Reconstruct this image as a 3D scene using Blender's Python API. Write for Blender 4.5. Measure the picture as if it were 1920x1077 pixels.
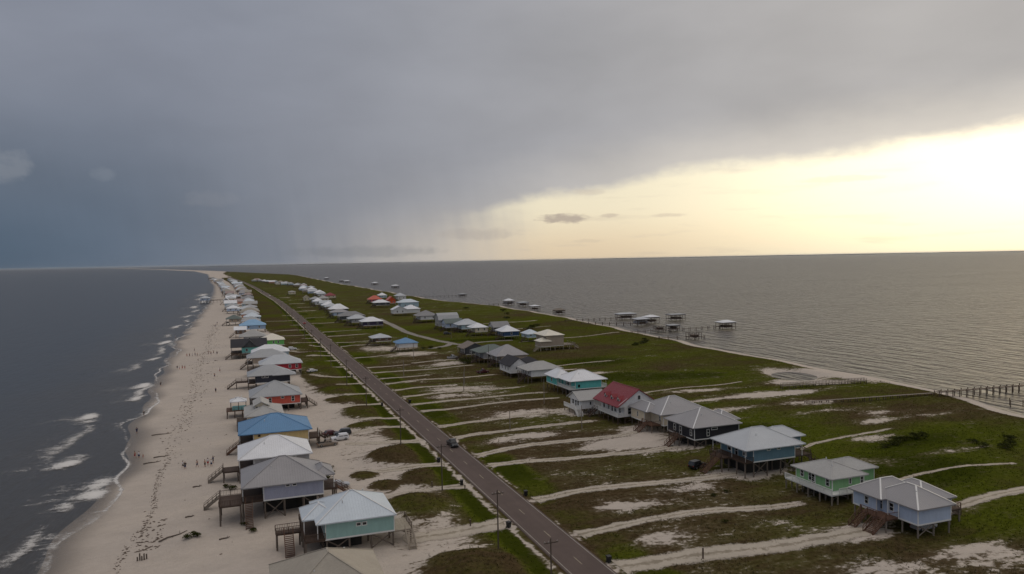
import bpy, math, random
import numpy as np
from mathutils import Vector, Matrix
R = math.radians
random.seed(7); rng = np.random.default_rng(7)
SC = bpy.context.scene
for o in list(bpy.data.objects): bpy.data.objects.remove(o)
COL = SC.collection
# Axes: X across the island (gulf < 0 < bay), Y along the road, Z up, metres; sea level 0.
# ---------------------------------------------------------------- camera
F_PX, CAM_H = 1400.0, 48.0
yaw, pit, rol = math.atan(513/F_PX), math.atan(51.5/F_PX), math.atan(35/1920)
fw = Vector((math.sin(yaw)*math.cos(pit), math.cos(yaw)*math.cos(pit), -math.sin(pit)))
r0 = Vector((math.cos(yaw), -math.sin(yaw), 0)); u0 = r0.cross(fw)
rt = r0*math.cos(rol) - u0*math.sin(rol); up = u0*math.cos(rol) + r0*math.sin(rol)
cd = bpy.data.cameras.new('camera'); cam = bpy.data.objects.new('camera', cd); COL.objects.link(cam)
M4 = Matrix((rt, up, -fw)).transposed().to_4x4(); M4.translation = Vector((0, 0, CAM_H)); cam.matrix_world = M4
cd.sensor_width = 36; cd.lens = F_PX/1920*36; cd.clip_start = 1; cd.clip_end = 200000
SC.camera = cam
# ---------------------------------------------------------------- node helpers
class NT:
    def __init__(s, nt): s.nt = nt; s.L = nt.links.new
    def n(s, t, **k):
        d = s.nt.nodes.new(t)
        for a, b in k.items(): setattr(d, a, b)
        return d
    def inp(s, sock, v):
        if isinstance(v, S): s.L(v.o, sock)
        elif isinstance(v, bpy.types.NodeSocket): s.L(v, sock)
        elif v is not None:
            if isinstance(v, (tuple, list)) and sock.type == 'RGBA' and len(v) == 3: v = (*v, 1)
            sock.default_value = v
    def math(s, op, a, b=None, c=None, clamp=False):
        d = s.n('ShaderNodeMath', operation=op, use_clamp=clamp)
        s.inp(d.inputs[0], a); s.inp(d.inputs[1], b) if b is not None else None
        if c is not None: s.inp(d.inputs[2], c)
        return S(s, d.outputs[0])
    def step(s, x, a, b):           # smoothstep a -> b
        d = s.n('ShaderNodeMapRange', interpolation_type='SMOOTHSTEP')
        s.inp(d.inputs[0], x); s.inp(d.inputs[1], a); s.inp(d.inputs[2], b)
        return S(s, d.outputs[0])
    def lin(s, x, a, b, c=0., e=1.):
        d = s.n('ShaderNodeMapRange'); s.inp(d.inputs[0], x)
        for i, v in enumerate((a, b, c, e)): s.inp(d.inputs[i+1], v)
        return S(s, d.outputs[0])
    def mix(s, f, a, b, mode='MIX'):
        d = s.n('ShaderNodeMix', data_type='RGBA', blend_type=mode)
        s.inp(d.inputs[0], f); s.inp(d.inputs[6], a); s.inp(d.inputs[7], b)
        return d.outputs[2]
    def noise(s, vec, scale, detail=3., rough=.5, dist=0.):
        d = s.n('ShaderNodeTexNoise'); s.inp(d.inputs['Vector'], vec) if vec is not None else None
        d.inputs['Scale'].default_value = scale; d.inputs['Detail'].default_value = detail
        d.inputs['Roughness'].default_value = rough; d.inputs['Distortion'].default_value = dist
        return S(s, d.outputs[0])
    def vec(s, x, y, z):
        d = s.n('ShaderNodeCombineXYZ')
        for i, v in enumerate((x, y, z)): s.inp(d.inputs[i], v)
        return d.outputs[0]
    def attr(s, name):
        d = s.n('ShaderNodeAttribute'); d.attribute_name = name; return S(s, d.outputs['Fac'])
class S:
    def __init__(s, T, o): s.T, s.o = T, o
    def __add__(s, b): return s.T.math('ADD', s, b)
    __radd__ = __add__
    def __sub__(s, b): return s.T.math('SUBTRACT', s, b)
    def __rsub__(s, b): return s.T.math('SUBTRACT', b, s)
    def __mul__(s, b): return s.T.math('MULTIPLY', s, b)
    __rmul__ = __mul__
    def __truediv__(s, b): return s.T.math('DIVIDE', s, b)
# ---------------------------------------------------------------- sky: storm deck with a clear slot low in the west, sun inside it
SUN_AZ, SUN_EL = R(70), R(10.0)
w = bpy.data.worlds.new('World'); SC.world = w; w.use_nodes = True
T = NT(w.node_tree); w.node_tree.nodes.clear()
tc = T.n('ShaderNodeTexCoord'); sp = T.n('ShaderNodeSeparateXYZ'); T.L(tc.outputs['Generated'], sp.inputs[0])
dx, dy, dz = (S(T, sp.outputs[i]) for i in range(3))
az = T.math('ARCTAN2', dx, dy) * (180/math.pi)                 # degrees from +Y towards +X
el = T.math('ARCSINE', dz) * (180/math.pi)
elp = T.math('MAXIMUM', el, 0.0)
sky = T.n('ShaderNodeTexSky', sky_type='NISHITA', sun_disc=False, sun_elevation=SUN_EL, sun_rotation=SUN_AZ, dust_density=3.0)
nish = T.mix(1.0, sky.outputs[0], (.10, .10, .10), 'MULTIPLY')
dsun = T.math('ABSOLUTE', az - 56.)           # azimuth away from the sun
# storm deck: dark and blue in the rain to the south-west, greyer overhead, warm near the slot
dsunw = T.math('MINIMUM', dsun, 360.0 - dsun)
warm = T.step(dsunw, 64., 2.)
rain = T.step(dsunw, 34., 76.) * T.step(az, -115., -60.) * T.step(az, 175., 140.)   # the rain cell stands to the south-west
cloudv = T.vec(az*.10, el*.24, 0.)
cn = T.noise(cloudv, 1.0, 5., .5, .2); cn2 = T.noise(cloudv, .35, 3., .5)
deck = T.mix(warm, (.238, .258, .312), (.475, .455, .440))
lowrain = T.mix(T.step(dsunw, 36., 66.), (.235, .240, .250), (.080, .117, .165))
low = T.step(elp + (cn2-.5)*6., 15.5, 1.0) * rain
deck = T.mix(low, deck, lowrain)
shaft = T.noise(T.vec(az*.55 + el*.10, el*.05, 9.), 1., 4., .6)
shade = .86 + cn*.28 + (cn2-.5)*.24 + (shaft-.5)*.13*T.step(elp, 13., 2.)
deck = T.mix(T.step(el, 17., 60.), deck, (.285, .262, .246))
lift = 1.0 + T.step(el, 15., 70.)*1.75   # an overcast sky is brightest overhead
tone = shade*lift
deck = T.mix(1.0, deck, T.vec(tone, tone, tone), 'MULTIPLY')
# the slot under the deck
edge = T.lin(az, 16., 32., 3.7, 6.2) + T.lin(az, 32., 56., 0., 1.5)
ragged = (T.noise(T.vec(az*.16, el*.35, 3.), 1., 6., .62) - .5)
edge = edge + ragged*2.0
soft = T.lin(az, 18., 55., .40, .95)
opn = T.step(el, edge + soft, edge - soft)
opn = opn * T.step(az + (cn-.5)*6. + (shaft-.5)*4., 13.5, 23.) * T.step(az, 165., 105.)
glow = T.step(dsunw, 30., 0.) * T.step(T.math('ABSOLUTE', el - 6.5), 11., 0.)
streak = T.noise(T.vec(az*.16, el*1.4, 7.), 1., 5., .55)
cream = T.mix(T.step(elp, 0., 4.), (.90, .74, .53), (.97, .88, .68))
cream = T.mix(T.step(dsunw, 30., 6.)*.85, cream, (1.12, 1.06, .80))
st = T.step(streak, .52, .72)*.30
cream = T.mix(st, cream, (.62, .55, .47))
slot = T.mix(.25, cream, nish)
gv = glow*.32
slot = T.mix(1.0, slot, T.vec(gv, gv*.94, gv*.70), 'ADD')
lit = T.step(el, edge + 4.6, edge - .4) * T.step(dsunw, 52., 4.)          # the deck's rim glows where the light leaks round it
deck = T.mix(lit*.8, deck, (.80, .735, .64))
col = T.mix(opn, deck, slot)
# glow of the slot filtering through the haze just left of it, near the horizon
hz = T.step(az + (shaft-.5)*7., 1., 22.) * T.step(az, 150., 100.) * T.step(elp, 5.2, 0.0) * (1.0 - opn)
col = T.mix(hz*.62, col, (.66, .57, .45))
# scud below the deck
PN = T.noise(T.vec(az*1.1, el*3.2, 5.), 1., 4., .6); PR = T.noise(T.vec(az*.9, el*1.1, 2.), 1., 5., .62)
def puff(a0, e0, ra, re, amt, c, col, ns=2.2):
    q = PN if re < .5 and a0 > 5 else PR
    d2 = (az-a0)*(az-a0)*(1/ra**2) + (el-e0)*(el-e0)*(1/re**2)
    m = T.step(d2 + (q-.5)*2.6, 1.25, .0)
    return T.mix(m*amt, col, c)
for p in ((24.2, 3.05, 2.1, .42, .85, (.44, .37, .31)), (27.6, 3.2, .8, .16, .6, (.55, .46, .37)), (32., 3.1, 1.5, .16, .45, (.6, .5, .4)),
          (44., 5.2, 3.0, .28, .30, (.72, .62, .5)), (26., 5.0, 1.6, .25, .35, (.62, .53, .42)), (17.6, 2.0, 3.4, .5, .40, (.40, .36, .33)), (26., 1.3, 1.3, .16, .35, (.6, .5, .38)),
          (-13.8, 6.5, 1.6, 1.1, .24, (.36, .37, .39)), (-8.3, 6.2, .8, .55, .18, (.30, .33, .37)), (-1.5, 4.7, 2.2, .6, .22, (.26, .27, .30)), (9., .8, 6., .5, .30, (.14, .155, .175))):
    col = puff(p[0], p[1], p[2], p[3], p[4], p[5], col)
bg = T.n('ShaderNodeBackground'); T.inp(bg.inputs[0], col); bg.inputs[1].default_value = 1.0
wo = T.n('ShaderNodeOutputWorld'); T.L(bg.outputs[0], wo.inputs[0])
try: w.cycles.sampling_method = 'MANUAL'; w.cycles.sample_map_resolution = 1024
except Exception: pass
sl = bpy.data.lights.new('sun', 'SUN'); sl.energy = 0.6; sl.angle = R(20); sl.color = (1.0, .86, .66)
sun = bpy.data.objects.new('sun', sl); COL.objects.link(sun)
sd = Vector((math.sin(SUN_AZ)*math.cos(SUN_EL), math.cos(SUN_AZ)*math.cos(SUN_EL), math.sin(SUN_EL)))
sun.rotation_euler = sd.to_track_quat('Z', 'Y').to_euler(); sun.location = (80, 60, 90)
vs = SC.view_settings; vs.view_transform = 'Standard'; vs.look = 'None'; vs.exposure = 0.0; vs.gamma = 1.0; vs.use_curve_mapping = False
SC.cycles.use_denoising = True; SC.cycles.max_bounces = 4; SC.cycles.diffuse_bounces = 2; SC.cycles.glossy_bounces = 2; SC.cycles.use_adaptive_sampling = True; SC.cycles.adaptive_threshold = .02; SC.cycles.transparent_max_bounces = 12
SC.cycles.caustics_reflective = False; SC.cycles.caustics_refractive = False
# ---------------------------------------------------------------- materials
MATS = {}
def newmat(name):
    m = bpy.data.materials.new(name); m.use_nodes = True; t = NT(m.node_tree); b = m.node_tree.nodes['Principled BSDF']
    MATS[name] = m; return m, t, b
def objco(t):
    d = t.n('ShaderNodeTexCoord'); return d.outputs['Object']
def geoco(t):
    d = t.n('ShaderNodeNewGeometry'); return d.outputs['Position']
def plain(name, c, rough=.6, var=.18, scale=1.2, metal=0., bump=0., bscale=8., spec=.4, streaks=False):
    m, t, b = newmat(name); P = geoco(t)
    n = t.noise(P, scale, 4., .6); n2 = t.noise(P, scale*7, 3., .6)
    f = (n-.5)*1.4 + (n2-.5)*.8
    if streaks:
        mp = t.n('ShaderNodeMapping'); t.L(P, mp.inputs[0]); mp.inputs['Scale'].default_value = (3., 3., .25)
        f = f + (t.noise(mp.outputs[0], 1.3, 4., .6)-.5)*1.0
    k = 1.0 + f*var
    t.inp(b.inputs['Base Color'], t.mix(1.0, c, t.vec(k, k, k), 'MULTIPLY'))
    b.inputs['Roughness'].default_value = rough; b.inputs['Metallic'].default_value = metal
    b.inputs['Specular IOR Level'].default_value = spec
    if bump:
        bp = t.n('ShaderNodeBump'); bp.inputs['Strength'].default_value = bump; bp.inputs['Distance'].default_value = .05
        t.inp(bp.inputs['Height'], t.noise(P, bscale, 3.)); t.L(bp.outputs[0], b.inputs['Normal'])
    return m
def siding(name, c, board=True):          # lap siding: fine horizontal shadow lines, faint weather streaks
    m, t, b = newmat('siding_'+name); P = geoco(t)
    sx = t.n('ShaderNodeSeparateXYZ'); t.L(P, sx.inputs[0]); z = S(t, sx.outputs[2])
    saw = t.math('FRACT', z*5.2)
    mp = t.n('ShaderNodeMapping'); t.L(P, mp.inputs[0]); mp.inputs['Scale'].default_value = (1.2, 1.2, .3)
    n = t.noise(mp.outputs[0], 1.6, 4., .6); n2 = t.noise(P, .35, 3.)
    k = 1.0 + (n-.5)*.30 + (n2-.5)*.22 - t.step(saw, .12, .0)*.18
    t.inp(b.inputs['Base Color'], t.mix(1.0, c, t.vec(k, k, k), 'MULTIPLY'))
    b.inputs['Roughness'].default_value = .6; b.inputs['Specular IOR Level'].default_value = .3
    bp = t.n('ShaderNodeBump'); bp.inputs['Strength'].default_value = .6; bp.inputs['Distance'].default_value = .02
    t.inp(bp.inputs['Height'], saw); t.L(bp.outputs[0], b.inputs['Normal'])
def metalroof(name, c, rough=.42, metal=.15):     # ribbed sheet metal, slightly stained
    m, t, b = newmat('metal_'+name); P = geoco(t); N = t.n('ShaderNodeNewGeometry')
    sx = t.n('ShaderNodeSeparateXYZ'); t.L(P, sx.inputs[0]); x, y = S(t, sx.outputs[0]), S(t, sx.outputs[1])
    nx = t.n('ShaderNodeSeparateXYZ'); t.L(N.outputs['True Normal'], nx.inputs[0])
    isx = t.step(t.math('ABSOLUTE', S(t, nx.outputs[0])), .12, .2)
    u = x + (y-x)*isx
    rib = t.step(t.math('ABSOLUTE', t.math('FRACT', u*2.2)-.5), .40, .47)
    n = t.noise(P, .25, 4., .6); n2 = t.noise(P, 1.9, 4., .65)
    k = 1.0 + (n-.5)*.30 + (n2-.5)*.22 + rib*.05
    t.inp(b.inputs['Base Color'], t.mix(1.0, c, t.vec(k, k, k), 'MULTIPLY'))
    b.inputs['Metallic'].default_value = metal
    t.inp(b.inputs['Roughness'], rough + (n2-.5)*.25)
    bp = t.n('ShaderNodeBump'); bp.inputs['Strength'].default_value = .7; bp.inputs['Distance'].default_value = .03
    t.inp(bp.inputs['Height'], rib); t.L(bp.outputs[0], b.inputs['Normal'])
def shingle(name, c):
    m, t, b = newmat('shingle_'+name); P = geoco(t)
    br = t.n('ShaderNodeTexBrick'); t.L(P, br.inputs[0]); br.inputs['Scale'].default_value = 1.6
    br.inputs['Color1'].default_value = (.9, .9, .9, 1); br.inputs['Color2'].default_value = (1.1, 1.1, 1.1, 1); br.inputs['Mortar'].default_value = (.75, .75, .75, 1)
    n = t.noise(P, .3, 4., .6); n2 = t.noise(P, 6., 3., .7); k = 1.0 + (n-.5)*.35 + (n2-.5)*.35
    q = t.mix(1.0, c, t.vec(k, k, k), 'MULTIPLY'); t.inp(b.inputs['Base Color'], t.mix(.5, q, br.outputs[0], 'MULTIPLY'))
    b.inputs['Roughness'].default_value = .85; b.inputs['Specular IOR Level'].default_value = .25
for k, c in dict(teal=(.31, .50, .47), lavender=(.33, .35, .45), yellow=(.62, .47, .22), coral=(.58, .11, .075), navy=(.03, .034, .05), red=(.42, .03, .045),
                 aqua=(.20, .55, .50), green=(.16, .50, .13), mint=(.23, .45, .22), skyblue=(.30, .42, .58), slateblue=(.13, .23, .29), cream=(.66, .58, .44),
                 white=(.70, .70, .70), turquoise=(.13, .52, .50), indigo=(.026, .026, .034), tan=(.40, .33, .26), grey=(.34, .34, .35), peach=(.55, .27, .19), purple=(.06, .045, .09),
                 brown=(.14, .09, .06), pink=(.55, .16, .2), darkblue=(.035, .075, .16), paleblue=(.42, .55, .62), bluegrey=(.46, .55, .70), orange=(.62, .10, .03), charcoal=(.07, .075, .08)).items(): siding(k, c)
for k, c in dict(galv=(.46, .49, .52), white=(.72, .74, .77), blue=(.10, .24, .43), red=(.21, .012, .022), grey=(.34, .355, .37), coolgrey=(.29, .285, .295), bluewhite=(.56, .63, .69), ivory=(.72, .68, .58), brick=(.50, .10, .06), skyroof=(.22, .40, .60)).items(): metalroof(k, c)
for k, c in dict(grey=(.27, .27, .275), tan=(.36, .33, .28), dark=(.045, .045, .052), green=(.15, .18, .17), brown=(.22, .19, .165), light=(.40, .40, .39), pinkish=(.38, .30, .28)).items(): shingle(k, c)
plain('trim', (.72, .72, .70), .5, .12); plain('wood_dark', (.075, .048, .034), .75, .4, 1.5, streaks=True); plain('wood_grey', (.20, .17, .14), .8, .35, 1.5, streaks=True)
plain('wood_brown', (.13, .07, .045), .75, .4, 1.5, streaks=True); plain('wood_pale', (.36, .31, .25), .8, .3, 1.5, streaks=True); plain('pile', (.13, .105, .085), .85, .4, 1.5, streaks=True)
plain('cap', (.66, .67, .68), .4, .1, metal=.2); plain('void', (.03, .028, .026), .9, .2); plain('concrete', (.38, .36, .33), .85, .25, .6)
plain('pole', (.085, .065, .05), .85, .4, 2., streaks=True); plain('bin', (.012, .013, .014), .5, .3); plain('rubber', (.015, .015, .015), .8, .1); plain('rim', (.4, .4, .4), .35, .1, metal=.7)
plain('driftwood', (.13, .105, .085), .9, .4, 2.); plain('wrack', (.13, .10, .078), .95, .5, 3.); plain('tealpanel', (.22, .50, .50), .5, .15); plain('paint_lamp', (.7, .7, .68), .3, .05); plain('redlamp', (.35, .02, .02), .3, .05)
plain('skin', (.40, .22, .15), .55, .1); plain('hair', (.04, .025, .015), .7, .2)
for k, c in dict(red=(.45, .02, .03), white=(.75, .75, .76), silver=(.42, .43, .45), black=(.015, .016, .018), charcoal=(.04, .042, .046), bluegrey=(.10, .13, .17), tan=(.28, .23, .18), maroon=(.09, .02, .025)).items():
    plain('paint_'+k, c, .28, .06, metal=.2, spec=.6)
for k, c in dict(navy=(.02, .03, .09), red=(.4, .03, .03), black=(.02, .02, .02), white=(.7, .7, .7), teal=(.03, .25, .28)).items(): plain('cloth_'+k, c, .8, .15)
m, t, b = newmat('glass'); b.inputs['Base Color'].default_value = (.018, .022, .028, 1); b.inputs['Roughness'].default_value = .06; b.inputs['Specular IOR Level'].default_value = .7
# leaves
m, t, b = newmat('leaf'); oi = t.n('ShaderNodeObjectInfo'); P = geoco(t); n = t.noise(P, 1.2, 3.)
t.inp(b.inputs['Base Color'], t.mix(t.step(n, .3, .7), (.026, .031, .008), (.058, .064, .018))); b.inputs['Roughness'].default_value = .9; b.inputs['Specular IOR Level'].default_value = 0.
# dune grass
m, t, b = newmat('grassblade'); P = geoco(t); n = t.noise(P, .16, 4., .6); n2 = t.noise(P, 1.7, 2.); lush = t.attr('lush')
dry = t.mix(n2, (.055, .039, .021), (.11, .082, .048)); grn = t.mix(t.step(lush, .7, .9), t.mix(n2, (.048, .058, .008), (.080, .092, .016)), (.032, .038, .006))
t.inp(b.inputs['Base Color'], t.mix(t.step(lush + (n-.5)*.7, .2, .75), dry, grn)); b.inputs['Roughness'].default_value = .9; b.inputs['Specular IOR Level'].default_value = .0
# ground: sand and vegetation sorted by where they grow (attributes) and broken up by noise
m, t, b = newmat('ground'); P = geoco(t); sand, lush, wet = t.attr('sand'), t.attr('lush'), t.attr('wet')
pm = t.n('ShaderNodeMapping'); t.L(P, pm.inputs[0]); pm.inputs['Scale'].default_value = (.5, 1., 1.); PS = pm.outputs[0]
n1 = t.noise(PS, .06, 4., .55, .4); n2 = t.noise(PS, .26, 5., .62, .5); n3 = t.noise(P, 1.3, 4., .6); n4 = t.noise(P, 5., 3., .65)
n5 = t.noise(PS, .8, 4., .65, .6)
s = sand + (n2-.5)*.80 + (n1-.5)*.55 + (n3-.5)*.55 + (n5-.5)*.75
mk = t.step(s, .47, .68)
sc_ = t.mix(n3, (.43, .375, .325), (.53, .475, .415)); kk = 1.0 + (n2-.5)*.34 + (n4-.5)*.22
sc_ = t.mix(1.0, sc_, t.vec(kk, kk, kk), 'MULTIPLY')
sc_ = t.mix(wet, sc_, (.175, .15, .125))
n0 = t.noise(PS, .022, 3., .55, .5)
g = t.step(lush + (n0-.5)*1.3 + (n1-.5)*1.1 + (n2-.5)*.75 + (n5-.5)*.4, .18, .80)
dry = t.mix(t.step(n3, .25, .75), (.047, .032, .016), (.088, .064, .034)); grn = t.mix(t.step(n3, .25, .75), (.048, .060, .005), (.088, .104, .011))
lawn = t.step(lush + (n2-.5)*.3, .72, .92)
grn = t.mix(lawn*.8, grn, (.028, .036, .004))
vg = t.mix(g, dry, grn); kv = .65 + n4*.7
vg = t.mix(1.0, vg, t.vec(kv, kv, kv), 'MULTIPLY')
vg = t.mix(t.step(s, .26, .50)*.40, vg, (.135, .105, .072))
t.inp(b.inputs['Base Color'], t.mix(mk, vg, sc_)); t.inp(b.inputs['Roughness'], .92 - wet*.55); t.inp(b.inputs['Specular IOR Level'], mk*.22)
bp = t.n('ShaderNodeBump'); bp.inputs['Strength'].default_value = .8; bp.inputs['Distance'].default_value = .25
t.inp(bp.inputs['Height'], n3*.7 + n4*.5); t.L(bp.outputs[0], b.inputs['Normal'])
# loose sand of tracks and driveways
m, t, b = newmat('tracksand'); P = geoco(t); n2 = t.noise(P, .25, 4., .6); n3 = t.noise(P, 1.5, 4., .65); n4 = t.noise(P, 6., 3.)
q = t.mix(n3, (.37, .325, .265), (.49, .44, .37)); k = 1.0 + (n2-.5)*.45 + (n4-.5)*.22
q = t.mix(1.0, q, t.vec(k, k, k), 'MULTIPLY'); q = t.mix(t.step(n2*.6+n3*.5, .64, .74)*.7, q, (.13, .11, .07)); q = t.mix(t.step(t.attr('edge') + (n3-.5)*.9 + (n2-.5)*.5, .22, .02)*.6, q, (.15, .125, .08))
t.inp(b.inputs['Base Color'], q); b.inputs['Roughness'].default_value = .95; b.inputs['Specular IOR Level'].default_value = .2
t.inp(b.inputs['Alpha'], t.step(t.attr('edge') + (n2-.5)*.9 + (n3-.5)*.75 + (n4-.5)*.35, 1.02, .62))
# asphalt
m, t, b = newmat('asphalt'); P = geoco(t); mp = t.n('ShaderNodeMapping'); t.L(P, mp.inputs[0]); mp.inputs['Scale'].default_value = (1., .05, 1.)
tr = t.noise(mp.outputs[0], .55, 4., .6); n3 = t.noise(P, .35, 4., .6); n4 = t.noise(P, 14., 2.)
k = 1.0 + (tr-.5)*.55 + (n3-.5)*.35 + (n4-.5)*.25
t.inp(b.inputs['Base Color'], t.mix(1.0, (.104, .078, .069), t.vec(k, k, k), 'MULTIPLY')); b.inputs['Roughness'].default_value = .85; b.inputs['Specular IOR Level'].default_value = .25
m, t, b = newmat('roadpaint'); P = geoco(t); n = t.noise(P, 2.5, 4., .7)
t.inp(b.inputs['Base Color'], t.mix(t.step(n, .35, .7), (.42, .40, .36), (.20, .18, .165))); b.inputs['Roughness'].default_value = .8
m, t, b = newmat('yellowpaint'); P = geoco(t); n = t.noise(P, 2.5, 4., .7)
t.inp(b.inputs['Base Color'], t.mix(t.step(n, .35, .7), (.42, .36, .25), (.22, .19, .15))); b.inputs['Roughness'].default_value = .8
m, t, b = newmat('gravel'); P = geoco(t); n = t.noise(P, .3, 4., .6); n4 = t.noise(P, 7., 3.); k = 1.0 + (n-.5)*.4 + (n4-.5)*.3
t.inp(b.inputs['Base Color'], t.mix(1.0, (.235, .215, .19), t.vec(k, k, k), 'MULTIPLY')); b.inputs['Roughness'].default_value = .95
# sea: silty near the beach, wind ripples in rows across the bay
m, t, b = newmat('sea'); P = geoco(t); sx = t.n('ShaderNodeSeparateXYZ'); t.L(P, sx.inputs[0]); x = S(t, sx.outputs[0]); y = S(t, sx.outputs[1])
nb = t.noise(P, .012, 4., .55)
silt = t.step(x + (nb-.5)*60., -105., -35.); bay = t.step(x, 100., 200.)
c = t.mix(silt, (.020, .027, .036), (.036, .033, .028)); c = t.mix(bay, c, (.070, .061, .050))
t.inp(b.inputs['Base Color'], c); b.inputs['IOR'].default_value = 1.33
def rip(rotd, sxx, syy, det=3.):
    mp = t.n('ShaderNodeMapping'); t.L(P, mp.inputs[0]); mp.inputs['Rotation'].default_value = (0, 0, R(rotd)); mp.inputs['Scale'].default_value = (sxx, syy, 1.)
    return t.noise(mp.outputs[0], 1., det, .55, .3)
chop = rip(3., .23, .045, 2.) ; chop2 = rip(-12., .55, .16, 3.); swell = rip(4., .075, .010, 2.); patch = rip(15., .004, .010, 3.)
h = bay*(chop*4.6 + chop2*1.3)*(.6 + patch*.9) + (1.0-bay)*(swell*.5 + chop*.30 + chop2*.16)
bp = t.n('ShaderNodeBump'); bp.inputs['Strength'].default_value = 1.0; bp.inputs['Distance'].default_value = 1.15
t.inp(bp.inputs['Height'], h); t.L(bp.outputs[0], b.inputs['Normal']); t.inp(b.inputs['Roughness'], .33 + bay*.0)
# foam: lace with holes
m, t, b = newmat('foam'); P = geoco(t); fa = t.attr('foam'); n = t.noise(P, .55, 5., .65, .8); n2 = t.noise(P, 2.2, 4., .7, .6)
sm = t.n('ShaderNodeMapping'); t.L(P, sm.inputs[0]); sm.inputs['Scale'].default_value = (.35, 1.3, 1.)
n6 = t.noise(sm.outputs[0], .5, 5., .65, .6)
al = t.step(fa + (n-.5)*.9 + (n2-.5)*.9 + (n6-.5)*1.1, .28, .86)
b.inputs['Base Color'].default_value = (.66, .65, .63, 1); b.inputs['Roughness'].default_value = .8; t.inp(b.inputs['Alpha'], al*(.55 + fa*.42))
# ---------------------------------------------------------------- mesh helpers
class MB:
    def __init__(s): s.v, s.f = [], []
    def poly(s, pts):
        i = len(s.v); s.v += [tuple(p) for p in pts]; s.f.append(tuple(range(i, i+len(pts))))
    def box(s, x0, y0, z0, x1, y1, z1):
        i = len(s.v)
        s.v += [(x0,y0,z0),(x1,y0,z0),(x1,y1,z0),(x0,y1,z0),(x0,y0,z1),(x1,y0,z1),(x1,y1,z1),(x0,y1,z1)]
        s.f += [(i,i+3,i+2,i+1),(i+4,i+5,i+6,i+7),(i,i+1,i+5,i+4),(i+1,i+2,i+6,i+5),(i+2,i+3,i+7,i+6),(i+3,i,i+4,i+7)]
        return s
    def beam(s, a, b, wd=.1, ht=None):
        a, b = Vector(a), Vector(b); d = (b-a).normalized(); ht = ht or wd
        h = Vector((0,0,1)) if abs(d.z) < .95 else Vector((1,0,0))
        r = d.cross(h).normalized()*(wd/2); u = r.cross(d).normalized()*(ht/2)
        i = len(s.v)
        for p in (a, b): s.v += [tuple(p-r-u), tuple(p+r-u), tuple(p+r+u), tuple(p-r+u)]
        s.f += [(i,i+1,i+2,i+3),(i+7,i+6,i+5,i+4),(i,i+4,i+5,i+1),(i+1,i+5,i+6,i+2),(i+2,i+6,i+7,i+3),(i+3,i+7,i+4,i)]
        return s
    def cyl(s, a, b, ra, rb=None, n=8):
        a, b = Vector(a), Vector(b); rb = ra if rb is None else rb; d = (b-a).normalized()
        h = Vector((0,0,1)) if abs(d.z) < .9 else Vector((1,0,0)); e = d.cross(h).normalized(); g = e.cross(d)
        i = len(s.v)
        for k in range(n):
            q = e*math.cos(k*2*math.pi/n) + g*math.sin(k*2*math.pi/n)
            s.v += [tuple(a+q*ra), tuple(b+q*rb)]
        for k in range(n):
            j = (k+1) % n; s.f.append((i+2*k, i+2*k+1, i+2*j+1, i+2*j))
        s.f.append(tuple(i+2*k for k in range(n))); s.f.append(tuple(i+2*k+1 for k in reversed(range(n))))
        return s
    def mesh(s, name, mat, off=(0,0,0)):
        me = bpy.data.meshes.new(name); ox, oy, oz = off
        me.from_pydata([(x-ox, y-oy, z-oz) for x, y, z in s.v], [], s.f); me.materials.append(MATS[mat] if isinstance(mat, str) else mat)
        return me
    def build(s, name, mat, parent=None, off=(0,0,0)):
        return link(name, s.mesh(name, mat, off), parent)
def link(name, me, parent=None, loc=None):
    o = bpy.data.objects.new(name, me); COL.objects.link(o)
    if parent is not None: o.parent = parent
    if loc is not None: o.location = loc
    return o
def tag(o, label=None, cat=None, group=None, kind=None):
    if label: o['label'] = label
    if cat: o['category'] = cat
    if group: o['group'] = group
    if kind: o['kind'] = kind
    return o
def thing(name, label, cat, loc, group=None, rz=0.):
    o = link(name, None, None, loc); o.rotation_euler = (0, 0, rz); o.empty_display_size = .5
    return tag(o, label, cat, group)
def gridmesh(name, X, Y, Z, mat, attrs=None, keep=None, smooth=True):
    ny, nx = X.shape; co = np.stack([X, Y, Z], -1).reshape(-1, 3).astype(np.float32)
    idx = np.arange(ny*nx).reshape(ny, nx)
    q = np.stack([idx[:-1,:-1], idx[:-1,1:], idx[1:,1:], idx[1:,:-1]], -1).reshape(-1, 4)
    if keep is not None:
        q = q[keep.reshape(-1)]; used = np.unique(q); mp = np.full(ny*nx, -1); mp[used] = np.arange(len(used)); q = mp[q]; co = co[used]
        attrs = {k: a.reshape(-1)[used] for k, a in (attrs or {}).items()}
    me = bpy.data.meshes.new(name); me.vertices.add(len(co)); me.vertices.foreach_set('co', co.ravel())
    me.loops.add(q.size); me.loops.foreach_set('vertex_index', q.ravel().astype(np.int32))
    me.polygons.add(len(q)); me.polygons.foreach_set('loop_start', np.arange(0, q.size, 4, dtype=np.int32))
    me.polygons.foreach_set('use_smooth', np.full(len(q), smooth)); me.update(calc_edges=True)
    for k, a in (attrs or {}).items():
        at = me.attributes.new(k, 'FLOAT', 'POINT'); at.data.foreach_set('value', np.asarray(a, np.float32).ravel())
    me.materials.append(MATS[mat]); return me
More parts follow.
